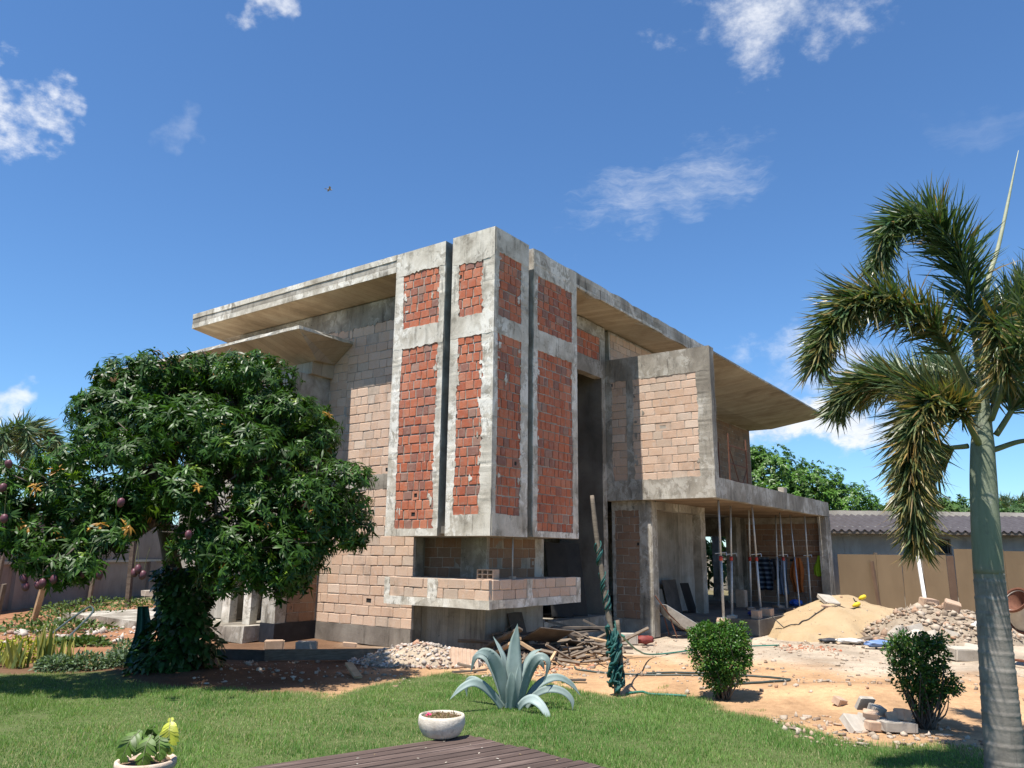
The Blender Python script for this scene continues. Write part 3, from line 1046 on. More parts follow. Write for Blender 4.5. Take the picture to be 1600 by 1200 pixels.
def ground_h(x, y):
    h = fbm(x, y, 3.0, 31) * 0.05 + fbm(x, y, 0.5, 41, 3) * 0.018
    rough = 1 - np.clip(lawn_in(x, y) / 0.4, 0, 1)
    h = h * (0.35 + 0.65 * rough)
    mound = 0.16 * np.exp(-(((x - 5.3) / 1.6) ** 2 + ((y - 12.3) / 0.9) ** 2))
    mound += 0.10 * np.exp(-(((x - 3.2) / 1.2) ** 2 + ((y - 13.2) / 0.7) ** 2))
    mound += 0.12 * np.exp(-(((x + 5.7) / 1.0) ** 2 + ((y - 13.8) / 0.8) ** 2))
    return h - 0.02 + mound


def build_ground():
    xs = np.concatenate([np.array([-900, -400, -150, -70, -40, -28]), np.arange(-20, 20.01, 0.14), np.array([24, 30, 45, 80, 160, 400, 900])])
    ys = np.concatenate([np.array([-900, -200, -60, -20, -5, 2]), np.arange(5, 27.01, 0.14), np.array([30, 34, 40, 50, 70, 110, 200, 500, 1500])])
    X, Y = np.meshgrid(xs, ys, indexing='ij')
    Z = ground_h(X, Y)
    far = (np.abs(X) > 20) | (Y > 27) | (Y < 5)
    Z = np.where(far, -0.02, Z)
    nx, ny = X.shape
    V = np.stack([X, Y, Z], -1).reshape(-1, 3)
    I = np.arange(nx * ny).reshape(nx, ny)
    F = np.stack([I[:-1, :-1], I[1:, :-1], I[1:, 1:], I[:-1, 1:]], -1).reshape(-1, 4)
    x, y = V[:, 0], V[:, 1]
    orange = np.array([0.445, 0.275, 0.150])
    beige = np.array([0.40, 0.325, 0.245])
    soil = np.array([0.130, 0.075, 0.045])
    turf = np.array([0.10, 0.125, 0.046])
    rust = np.array([0.30, 0.155, 0.085])
    n1 = fbm(x, y, 2.5, 61)
    n2 = fbm(x, y, 0.7, 71)
    w = np.clip((y - 14.2 + n1 * 3.5 + n2 * 1.5) / 2.2, 0, 1)[:, None]
    c = orange * (1 - w) + beige * w
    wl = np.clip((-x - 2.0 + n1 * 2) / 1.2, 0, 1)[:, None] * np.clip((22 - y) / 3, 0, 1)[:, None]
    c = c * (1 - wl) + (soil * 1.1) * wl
    wr = (np.clip((-x - 6.6 + n2 * 1.5) / .8, 0, 1) * np.clip((y - 14.4) / .6, 0, 1))[:, None]
    c = c * (1 - wr) + rust * wr
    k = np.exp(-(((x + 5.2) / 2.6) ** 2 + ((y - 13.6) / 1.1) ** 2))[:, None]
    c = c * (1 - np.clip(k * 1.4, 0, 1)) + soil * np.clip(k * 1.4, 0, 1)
    g = np.clip(lawn_in(x, y) / 0.25 + 0.3, 0, 1)[:, None]
    c = c * (1 - g) + turf * g
    fr = (np.clip((np.abs(x) - 19) / 2, 0, 1) + np.clip((y - 30) / 4, 0, 1)).clip(0, 1)[:, None]
    c = c * (1 - fr) + np.array([0.16, 0.14, 0.08]) * fr
    c = c * (1 + 0.5 * n2[:, None] * (1 - g))

    def fn(gr, b, out):
        a = gr.n('ShaderNodeAttribute', attribute_name='col').outputs['Color']
        co = coords(gr)
        f1 = gr.noise(co, 9, 6, 0.7)
        f2 = gr.noise(co, 70, 4, 0.7)
        cc = gr.mix(0.55, a, gr.mix(1.0, a, gr.ramp(f1, [(0.3, (0.62, 0.60, 0.58)), (0.7, (1.3, 1.3, 1.3))]), 'MULTIPLY'))
        cc = gr.mix(0.5, cc, gr.mix(1.0, cc, gr.ramp(f2, [(0.3, (0.6, 0.6, 0.6)), (0.7, (1.3, 1.3, 1.3))]), 'MULTIPLY'))
        gr.set(b.inputs['Normal'], gr.bump(gr.math('ADD', f1, gr.math('MULTIPLY', f2, 0.35)), 0.7, 0.03))
        return cc
    gm = material('ground', fn, 0.95, 0.1)
    tag(add('ground', make_mesh('ground', V, F, gm, True, c)), kind='structure')


build_ground()

# ------------------------------------------------------------------ lawn
LEAF = leaf_mat('leaf', 0.42, 0.22, 0.32, 0.35)
LEAF_DULL = leaf_mat('leaf_dull', 0.6, 0.22, 0.25, 0.3)
GRASS = leaf_mat('grass', 0.6, 0.3, 0.2, 0.35)
PALM = leaf_mat('palm_leaf', 0.40, 0.2, 0.5, 0.3)


def grass():
    rg = np.random.default_rng(3)
    n = 620000
    y = np.sqrt(rg.uniform(5.2 ** 2, 14.9 ** 2, n))
    x = rg.uniform(-0.76, 0.76, n) * y
    d = lawn_in(x, y)
    soil = np.exp(-(((x + 5.2) / 2.6) ** 2 + ((y - 13.6) / 1.1) ** 2))
    patch = fbm(x, y, 1.3, 91)
    keep = ((d > 0) & (rg.random(n) < 0.55 + np.clip(d / 0.5, 0, 1) * 0.5 + patch * 0.4) & (rg.random(n) > soil * 1.5))
    keep &= ~((fbm(x, y, 1.1, 97) + .35 * fbm(x, y, .3, 98) > .52) & (rg.random(n) < .75))
    keep |= (d > -1.2) & (fbm(x, y, 0.5, 95) > 0.42) & (x > -2.5) & (x < 4) & (rg.random(n) < .4)
    x, y, d, patch = x[keep], y[keep], d[keep], patch[keep]
    n = len(x)
    z = ground_h(x, y)
    tall = 1 + 0.7 * np.clip(fbm(x, y, 0.45, 101) * 2, -0.6, 1.0) + 0.5 * np.exp(-np.abs(d) / .25)
    h = rg.uniform(0.016, 0.046, n) * tall
    a = rg.uniform(0, 2 * np.pi, n)
    lean = rg.uniform(0.1, 1.0, n)
    wdt = rg.uniform(0.004, 0.0085, n) * 0.5
    tip = np.stack([x + np.cos(a) * h * lean, y + np.sin(a) * h * lean, z + h], -1)
    b = a + np.pi / 2 + rg.normal(0, .5, n)
    o = np.stack([np.cos(b) * wdt, np.sin(b) * wdt, np.zeros(n)], -1)
    p = np.stack([x, y, z - 0.004], -1)
    V = np.stack([p - o, p + o, tip], 1).reshape(-1, 3)
    F = np.arange(3 * n).reshape(n, 3)
    g1, g2, dry = np.array([0.076, 0.182, 0.036]), np.array([0.160, 0.268, 0.068]), np.array([0.37, 0.34, 0.18])
    t = np.clip(0.5 + patch * 1.1 + rg.normal(0, .25, n), 0, 1)[:, None]
    c = g1 * (1 - t) + g2 * t
    dr = (rg.random(n) < 0.09 + 0.20 * np.clip(fbm(x, y, 1.8, 111) * 2, 0, 1) + .25 * np.exp(-np.abs(d) / .2))[:, None]
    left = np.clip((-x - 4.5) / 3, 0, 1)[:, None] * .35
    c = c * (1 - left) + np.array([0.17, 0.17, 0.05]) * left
    c = np.where(dr, dry, c)
    o = add('lawn_grass', make_mesh('lawn_grass', V, F, GRASS, False, np.repeat(c, 3, 0)))
    tag(o, 'short green lawn grass in front of the house', 'grass', kind='stuff')


grass()

# ------------------------------------------------------------------ trees
BARK = plain('bark', (0.06, 0.045, 0.035), (0.15, 0.12, 0.095), 7, 0.9, 0.2, bumpd=.02, stretch=(1, 1, .35))


def rosettes(lobes, dens, rg, nleaf, length, width, base, flush=0.03, shell=(0.72, 1.06), inner=0.35, top_up=0.5, droop=0.35):
    """leaf whorls on the skin of a crown made of lobes"""
    P, D, U, L, W, Cc = [], [], [], [], [], []
    lob = np.array(lobes, float)
    for c in lob:
        area = 4 * np.pi * ((c[3] * c[4] + c[3] * c[5] + c[4] * c[5]) / 3)
        n = int(area * dens)
        u = unit(n, rg)
        r = rg.uniform(*shell, n)
        wob = 1 + 0.16 * np.sin(u[:, 0] * 7 + c[0]) * np.cos(u[:, 2] * 6 + c[1]) + 0.10 * np.sin(u[:, 1] * 11 + c[2])
        p = c[:3] + u * c[3:6] * (r * wob)[:, None]
        # drop what lies deep inside another lobe
        deep = np.zeros(n, bool)
        for e in lob:
            q = (((p - e[:3]) / e[3:6]) ** 2).sum(1)
            deep |= (q < 0.42)
        void = np.sin(p[:, 0] * 3.1 + p[:, 2] * 2.3) * np.sin(p[:, 1] * 2.7 - p[:, 2] * 3.3 + 1.0) + 0.5 * np.sin(p[:, 0] * 6.3 + p[:, 1] * 5.1 + p[:, 2] * 4.7)
        deep |= (void < -0.62) & (rg.random(len(p)) < 0.75)
        p, u = p[~deep], u[~deep]
        P.append(p)
        D.append(u)
    P, D = np.concatenate(P), np.concatenate(D)
    # some further whorls inside so that the crown is not hollow
    n_in = int(len(P) * inner)
    pick = rg.integers(0, len(lob), n_in)
    u = unit(n_in, rg)
    Pi = lob[pick, :3] + u * lob[pick, 3:6] * (rg.random(n_in) ** 0.5 * 0.72)[:, None]
    P, D = np.concatenate([P, Pi]), np.concatenate([D, u])
    n = len(P)
    sh = D + np.array([0, 0, top_up])
    sh /= np.linalg.norm(sh, axis=1, keepdims=True)
    k = nleaf
    P2 = np.repeat(P, k, 0)
    S2 = np.repeat(sh, k, 0)
    a = unit(n * k, rg)
    rad = a - S2 * (a * S2).sum(1, keepdims=True)
    rad /= np.linalg.norm(rad, axis=1, keepdims=True) + 1e-9
    d = rad * 0.95 + S2 * rg.uniform(-0.1, 0.75, (n * k, 1)) + np.array([0, 0, -droop])
    d /= np.linalg.norm(d, axis=1, keepdims=True)
    up = S2 + rg.normal(0, .25, (n * k, 3))
    P2 = P2 + S2 * rg.uniform(-.04, .05, (n * k, 1))
    col = np.repeat(np.array(base)[None] * (1 + rg.normal(0, .18, (n, 1))), k, 0)
    yel = rg.random(n)
    fl = np.repeat(yel < flush, k)
    fl2 = np.repeat((yel >= flush) & (yel < flush * 3.5), k)
    col[fl] = np.array([0.42, 0.22, 0.045])
    col[fl2] = np.array([0.16, 0.24, 0.028])
    rs = np.repeat(rg.uniform(.6, 1.2, n), k)
    return P2, d, up, rs * rg.uniform(0.75, 1.15, n * k) * length, rg.uniform(0.8, 1.2, n * k) * width, np.clip(col, 0.004, 1)


def tree(name, label, loc, lobes, dens, nleaf, length, width, base, trunk, seed, group=None, flush=0.02, mat=LEAF, droop=.35, inner=.35, clump=0):
    rg = np.random.default_rng(seed)
    o = thing(name, label, 'tree', loc, 0, group)
    l0 = np.array(loc)
    lob = [(*(np.array(l[:3]) - l0), *l[3:]) for l in lobes]
    m = MB()
    for pts, r0, r1 in trunk:
        path = smooth_path([np.array(p) - l0 for p in pts], 14)
        rr = np.linspace(r0, r1, 14) * (1 + rg.normal(0, .05, 14))
        rr[0] *= 1.35
        m.tube(path, rr, 9)
    ends = [np.array(t[0][-1]) - l0 for t in trunk]
    for l in lob:
        e = min(ends, key=lambda q: np.linalg.norm(q - np.array(l[:3])))
        mid = (e + np.array(l[:3])) / 2 + rg.normal(0, .12, 3)
        m.tube(smooth_path([e, mid, np.array(l[:3])], 7), np.linspace(trunk[0][2], .02, 7), 6)
        for q in range(5):
            tip = np.array(l[:3]) + unit(1, rg)[0] * np.array(l[3:6]) * .85
            m.tube([np.array(l[:3]) * .9 + mid * .1, (np.array(l[:3]) + tip) / 2 + rg.normal(0, .06, 3), tip], [.025, .016, .008], 5)
    m.build('trunk', BARK, o, True)
    if clump:
        sub = []
        for l in lob:
            l = np.array(l)
            k_ = max(4, int(4 * np.pi * ((l[3] * l[4] + l[3] * l[5] + l[4] * l[5]) / 3) * clump))
            u_ = unit(k_, rg)
            for q in range(k_):
                r_ = rg.uniform(.24, .46)
                sub.append((*(l[:3] + u_[q] * np.maximum(l[3:6] - r_ * .7, .1) * rg.uniform(.72, 1.2)), r_ * 1.15, r_ * 1.15, r_ * .8))
        lob = sub
    P, D, U, L, W, Cc = rosettes(lob, dens, rg, nleaf, length, width, base, flush, droop=droop, inner=inner)
    add('crown', leaves_mesh('crown', P, D, U, L, W, mat, Cc, bend=rg.uniform(.1, .4, len(P)), segs=3), o)
    return o


mango = tree('mango_tree', 'dark green mango tree with hanging fruit standing left of the house', (-5.68, 13.8, 0),
             [(-5.30, 14.10, 4.62, 1.35, 1.40, 1.00),
              (-4.12, 13.58, 3.94, 0.97, 1.16, 0.87),
              (-3.28, 13.01, 2.90, 0.81, 1.04, 0.85),
              (-3.54, 12.33, 2.23, 0.78, 0.83, 0.69),
              (-5.59, 12.41, 3.36, 1.22, 1.13, 1.03),
              (-6.53, 13.06, 3.54, 0.87, 1.01, 0.69),
              (-6.97, 11.95, 2.90, 0.95, 1.03, 0.82),
              (-7.10, 11.39, 2.13, 0.81, 0.85, 0.59),
              (-4.55, 12.05, 2.55, 0.97, 0.92, 0.74),
              (-6.36, 11.27, 1.96, 0.60, 0.60, 0.43),
              (-6.21, 13.39, 4.42, 0.82, 0.97, 0.63),
              (-7.99, 11.90, 2.61, 0.85, 0.94, 0.85),
              (-4.19, 12.28, 3.40, 0.70, 0.74, 0.60),
              (-6.21, 11.70, 2.81, 0.72, 0.63, 0.59),
              (-4.00, 12.09, 1.95, 0.70, 0.65, 0.47),
              (-5.85, 11.70, 2.18, 0.45, 0.45, 0.36),
              (-5.13, 12.44, 3.90, 0.85, 0.76, 0.66),
              (-6.55, 13.2, 4.35, .75, .9, .62), (-3.45, 12.6, 1.90, .6, .7, .5), (-4.15, 12.2, 1.75, .55, .6, .42),
              (-2.95, 13.0, 2.35, .55, .6, .55), (-6.1, 13.5, 5.15, .65, .8, .5), (-4.6, 13.6, 5.02, .75, .8, .5), (-6.65, 13.4, 4.85, .62, .7, .5), (-7.1, 13.3, 4.35, .48, .6, .42), (-3.6, 12.5, 1.62, .45, .5, .38), (-5.4, 13.8, 5.25, .8, .8, .5), (-3.9, 13.6, 4.2, .7, .8, .6)],
             30, 12, .155, .032, (0.036, 0.084, 0.010),
             [([(-5.68, 13.8, -.1), (-5.72, 13.8, .8), (-5.85, 13.85, 1.6), (-6.2, 13.9, 2.6)], .21, .12),
              ([(-5.55, 13.8, -.05), (-5.45, 13.8, .9), (-5.05, 13.85, 1.7), (-4.6, 13.9, 2.9)], .16, .09)], 5, flush=0.010, inner=.25, clump=1.15)
# mangoes on long stalks
FRUIT = plain('mango_skin', (0.075, 0.025, 0.040), (0.16, 0.05, 0.055), 9, 0.45, 0.4)
STALK = plain('stalk', (0.10, 0.10, 0.04), (0.16, 0.14, 0.06), 9, 0.7)
mb = MB()
mb.lathe([(0.001, -.075), (.03, -.066), (.052, -.035), (.058, .0), (.052, .035), (.034, .06), (.001, .072)], 12)
fruit_me = mb.mesh('mango', FRUIT, True)
for i, (x, y, z) in enumerate([(-4.45, 10.88, 2.22), (-5.93, 11.05, 1.68), (-5.70, 11.05, 1.66), (-5.13, 10.96, 1.75), (-5.07, 10.98, 1.67), (-5.19, 10.99, 1.70), (-6.69, 10.96, 1.60), (-6.66, 10.98, 1.50), (-6.30, 11.01, 1.60), (-6.42, 10.96, 1.55), (-6.53, 11.05, 1.52), (-7.24, 10.88, 2.94), (-7.11, 10.88, 2.84), (-6.97, 10.79, 2.41), (-5.26, 10.53, 2.63), (-7.08, 10.88, 3.17)]):
    f = add('mango', fruit_me, mango, (x + 5.68, y - 13.8, z), (rng.normal(0, .2), rng.normal(0, .2), rng.uniform(0, 6)), (.9, .78, .9))
    st_ = MB()
    st_.tube([(0, 0, .07), (.01, 0, .2), (.0, .02, .42)], .004, 5)
    st_.build('stalk', STALK, f)
# creeper round the trunk
def creeper():
    rg = np.random.default_rng(15)
    n = 3000
    z = rg.uniform(0.0, 1.75, n)
    a = rg.uniform(0, 2 * np.pi, n)
    r = (0.36 + 0.14 * np.sin(z * 4 + a * 2) + 0.16 * (1 - z / 1.75)) * rg.uniform(.75, 1.2, n)
    p = np.stack([np.cos(a) * r + 0.06 * z, np.sin(a) * r * .9, z], -1)
    d = np.stack([np.cos(a), np.sin(a), rg.uniform(-1.3, .2, n)], -1) + rg.normal(0, .35, (n, 3))
    u = np.stack([np.cos(a), np.sin(a), np.full(n, .8)], -1) + rg.normal(0, .3, (n, 3))
    c = np.array([0.022, 0.062, 0.014]) * (1 + rg.normal(0, .25, (n, 1)))
    o = thing('creeper', 'dark leafy creeper wrapped round the mango trunk', 'creeper', (-5.62, 13.72, 0))
    add('foliage', leaves_mesh('foliage', p, d, u, rg.uniform(.09, .17, n), rg.uniform(.06, .11, n), LEAF, np.clip(c, .004, 1), bend=.3), o)
    m = MB()
    for k in range(7):
        b = k * .9
        m.tube([(math.cos(b + q * .8) * (.3 + .03 * q), math.sin(b + q * .8) * (.3 + .02 * q), q * .28) for q in range(6)], .012, 5)
    m.build('stem', STALK, o)


creeper()

GREEN_SHEET = plain('green_netting', (0.010, 0.060, 0.055), (0.02, 0.10, 0.085), 14, 0.6)


def draped(name, mat, loc, wid, hgt, label, cat, rotz=0.0, folds=3, amp=.04, prof=None, group=None, seed=0, parent=None, thick=.006):
    rg = np.random.default_rng(seed)
    nx, nz = 14, 18
    V = []
    ph = rg.uniform(0, 6)
    for sgn in (0, 1):
        for j in range(nz + 1):
            t = j / nz
            w = wid * (prof(t) if prof else 1.0)
            for i in range(nx + 1):
                s = i / nx - .5
                y = amp * (.3 + t) * math.sin(s * folds * 6.28 + ph + t * 1.2) + sgn * thick
                V.append((s * w + .03 * math.sin(t * 5 + ph), y, -t * hgt + .02 * math.sin(s * 9 + ph) * t))
    F = []
    W = nx + 1
    N = W * (nz + 1)
    for j in range(nz):
        for i in range(nx):
            a = j * W + i
            F.append([a, a + 1, a + W + 1, a + W])
            F.append([N + a, N + a + W, N + a + W + 1, N + a + 1])
    for j in range(nz):
        for e in (0, nx):
            a = j * W + e
            F.append([a, a + W, N + a + W, N + a])
    for i in range(nx):
        for e in (0, nz):
            a = e * W + i
            F.append([a, a + 1, N + a + 1, N + a])
    o = add(name, make_mesh(name, V, F, mat, True), parent, loc, (0, 0, rotz))
    if label:
        tag(o, label, cat, group)
    return o


draped('green_sheet', GREEN_SHEET, (-6.35, 13.95, 1.05), .35, 1.0, 'crumpled dark green sheet hanging left of the mango trunk', 'sheet', 0.3, 2, .07, lambda t: .5 + .6 * t, seed=4)

# ------------------------------------------------------------------ the palm
def frond(parent, pts, rad, nleaf, llen, seed, brown=0.1, base_clear=0.12, mat=None, wid=.020, flat=0.0):
    rg = np.random.default_rng(seed)
    path = smooth_path(pts, 40)
    o = MB().tube(path, np.linspace(rad, .006, 40), 6).build('frond', STALK_GREEN, parent, True)
    n = nleaf
    t = np.sort(rg.uniform(base_clear, 1.0, n))
    idx = t * 39
    i0 = np.clip(idx.astype(int), 0, 38)
    p = path[i0] + (path[i0 + 1] - path[i0]) * (idx - i0)[:, None]
    tg = path[i0 + 1] - path[i0]
    tg /= np.linalg.norm(tg, axis=1, keepdims=True)
    a = unit(n, rg)
    if flat:
        a[:, 2] *= (1 - flat)
    rd = a - tg * (a * tg).sum(1, keepdims=True)
    rd /= np.linalg.norm(rd, axis=1, keepdims=True) + 1e-9
    d = rd * .8 + tg * rg.uniform(.6, 1.3, (n, 1)) + np.array([0, 0, -.30])
    up = unit(n, rg)
    L = llen * rg.uniform(.7, 1.15, n) * np.clip(1.15 - .55 * np.abs(t - .45) * 1.6, .35, 1.1)
    g = np.array([0.034, 0.085, 0.036])
    g2 = np.array([0.095, 0.14, 0.06])
    br = np.array([0.26, 0.17, 0.055])
    k = rg.random((n, 1))
    c = g * (1 - k) + g2 * k
    isb = rg.random(n) < brown
    c[isb] = br * rg.uniform(.5, 1.1, (isb.sum(), 1))
    ol = rg.random(n) < brown * .9
    c[ol] = np.array([0.13, 0.125, 0.035])
    add('leaflets', leaves_mesh('leaflets', p, d, up, L, wid * rg.uniform(.8, 1.25, n), mat or PALM, c, bend=rg.uniform(.05, .45, n), segs=3, prof=(.5, 1., .8, 0.), tip=((0.30, 0.21, 0.075), np.clip(rg.random(n) * (.28 + brown * 2.6), 0, 1))), o)
    return o


STALK_GREEN = plain('palm_stalk', (0.13, 0.15, 0.07), (0.22, 0.22, 0.11), 8, 0.6)


def trunk_mat():
    def fn(g, b, out):
        co = coords(g)
        z = g.n('ShaderNodeSeparateXYZ')
        g.set(z.inputs[0], co)
        zz = g.math('ADD', z.outputs[2], g.math('MULTIPLY', g.noise(co, 3, 3), .03))
        grey = g.ramp(g.noise(co, 5, 6, .65), [(0.3, (0.13, 0.115, 0.098)), (0.7, (0.27, 0.24, 0.205))])
        v = g.noise(g.scale(co, (14, 14, 1.2)), 1.5, 5, .7)
        grey = g.mix(g.math('MULTIPLY', g.step(v, .55, .75), .5), grey, (0.08, 0.07, 0.06))
        green = g.ramp(g.noise(g.scale(co, (6, 6, 1)), 2, 5, .6), [(0.3, (0.14, 0.165, 0.105)), (0.7, (0.23, 0.25, 0.175))])
        c = g.mix(g.step(g.math('ADD', zz, g.math('MULTIPLY', g.noise(g.scale(co, (8, 8, 1.5)), 1.0, 4), .5)), 1.95, 2.3), grey, green)
        spot = g.noise(g.scale(co, (5, 5, 2.5)), 2.2, 6, .7)
        c = g.mix(g.math('MULTIPLY', g.step(spot, .55, .7), .45), c, (0.10, 0.095, 0.08))
        c = g.mix(g.math('MULTIPLY', g.step(g.noise(co, 3.3, 6, .7), .56, .66), .5), c, (0.36, 0.35, 0.31))
        g.set(b.inputs['Normal'], g.bump(g.noise(co, 30, 5, .7), .5, .008))
        return c
    return material('palm_trunk', fn, .75, .3)


TRUNK = trunk_mat()
palm = thing('foxtail_palm', 'foxtail palm with ringed grey trunk at the right edge of the lawn', 'palm', (4.70, 7.9, 0))
m = MB()
m_pts = smooth_path([(0, 0, -.05), (.02, 0, .5), (.05, 0, 1.3), (.07, 0, 1.92), (.11, 0, 2.6), (.16, 0, 3.15), (.22, 0, 3.6), (.36, 0, 4.7)], 70)
rz = np.interp(m_pts[:, 2], [0, .15, .8, 1.4, 1.92, 2.3, 2.8, 3.15, 3.6, 4.7], [.225, .195, .18, .165, .155, .150, .140, .125, .07, .03])
# leaf scar rings
rz = rz * 1.0
pts2, rad2 = [], []
for zq in np.arange(0, 1.93, .0155):
    x = np.interp(zq, m_pts[:, 2], m_pts[:, 0])
    r = np.interp(zq, m_pts[:, 2], rz)
    ph = ((zq + .02 * math.sin(zq * 9)) / .135) % 1
    pts2.append((x, 0, zq - .05))
    rad2.append(.88 * r * (1 + .035 * math.exp(-((ph - .5) / .09) ** 2) - .025 * math.exp(-((ph - .68) / .07) ** 2)))
m.tube(pts2, rad2, 24)
m.build('trunk', TRUNK, palm, True)
m = MB()
zq = np.linspace(1.86, 4.7, 60)
xq = np.interp(zq, m_pts[:, 2], m_pts[:, 0])
rq = np.interp(zq, m_pts[:, 2], rz)
m.tube([(a, 0, b) for a, b in zip(xq, zq)], list(rq * .88), 20)
m.build('crownshaft', TRUNK, palm, True)
PX = np.array([4.70, 7.9, 0])
FR = [
    ([(4.92, 7.9, 3.5), (4.85, 7.8, 4.5), (4.74, 7.7, 5.10), (4.42, 7.6, 5.52), (4.00, 7.55, 5.45), (3.76, 7.5, 4.98)], .035, 560, .40, .03),
    ([(4.89, 7.9, 3.5), (4.40, 7.6, 4.22), (3.90, 7.4, 4.50), (3.42, 7.25, 4.50), (3.08, 7.2, 4.20), (2.90, 7.15, 3.82)], .035, 640, .40, .16),
    ([(4.86, 7.95, 3.4), (4.55, 8.3, 3.82), (4.25, 8.6, 4.02), (3.95, 8.8, 3.95), (3.80, 8.9, 3.70)], .03, 420, .38, .10),
    ([(4.80, 7.85, 3.15), (4.42, 7.5, 3.45), (4.02, 7.3, 3.48), (3.78, 7.2, 3.10), (3.70, 7.15, 2.62), (3.71, 7.15, 2.15)], .035, 820, .38, .26),
    ([(5.06, 7.85, 4.4), (4.98, 7.6, 4.38), (4.90, 7.45, 4.1), (4.85, 7.4, 3.8)], .02, 200, .36, .25),
    ([(4.96, 7.9, 3.4), (5.27, 8.1, 3.9), (5.54, 8.2, 4.3), (5.91, 8.3, 4.45)], .03, 400, .38, .06),
    ([(5.02, 7.9, 3.6), (5.32, 8.0, 4.45), (5.64, 8.0, 4.9), (6.04, 8.0, 5.05)], .03, 420, .38, .05),
    ([(4.95, 7.9, 3.10), (5.29, 7.8, 3.19), (5.67, 7.7, 3.05), (5.95, 7.6, 2.5)], .03, 380, .38, .08, .42),
    ([(4.74, 7.95, 3.15), (4.58, 8.2, 3.12), (4.45, 8.4, 2.85), (4.40, 8.45, 2.55)], .028, 300, .38, .16),
    ([(4.98, 7.85, 3.25), (5.3, 7.7, 3.72), (5.63, 7.6, 3.74), (5.91, 7.5, 3.33)], .03, 420, .38, .12),
    ([(4.95, 8.0, 3.4), (5.1, 8.6, 4.1), (5.2, 9.2, 4.3), (5.2, 9.8, 4.0)], .03, 380, .38, .06),
    ([(4.90, 8.0, 3.3), (4.7, 8.5, 3.9), (4.5, 9.1, 4.2), (4.4, 9.6, 4.0)], .03, 380, .38, .06),
    ([(4.92, 7.8, 3.4), (4.95, 7.2, 4.1), (4.9, 6.6, 4.5), (4.85, 6.0, 4.5)], .03, 300, .38, .06),
]
for i, f in enumerate(FR):
    frond(palm, [np.array(p) - PX for p in f[0]], f[1], int(f[2] * 2.15), f[3] * 1.2, 200 + i, f[4], f[5] if len(f) > 5 else .14)
m = MB()
sp = smooth_path([(.36, 0, 4.55), (.44, 0, 4.95), (.62, 0, 5.4), (.97, 0, 6.5)], 20)
m.tube(sp, np.interp(np.linspace(0, 1, 20), [0, .3, .8, 1], [.022, .03, .018, .003]), 7)
m.build('spear_leaf', plain('pale_spear', (0.34, 0.36, 0.22), (0.50, 0.50, 0.36), 6, .6), palm, True)

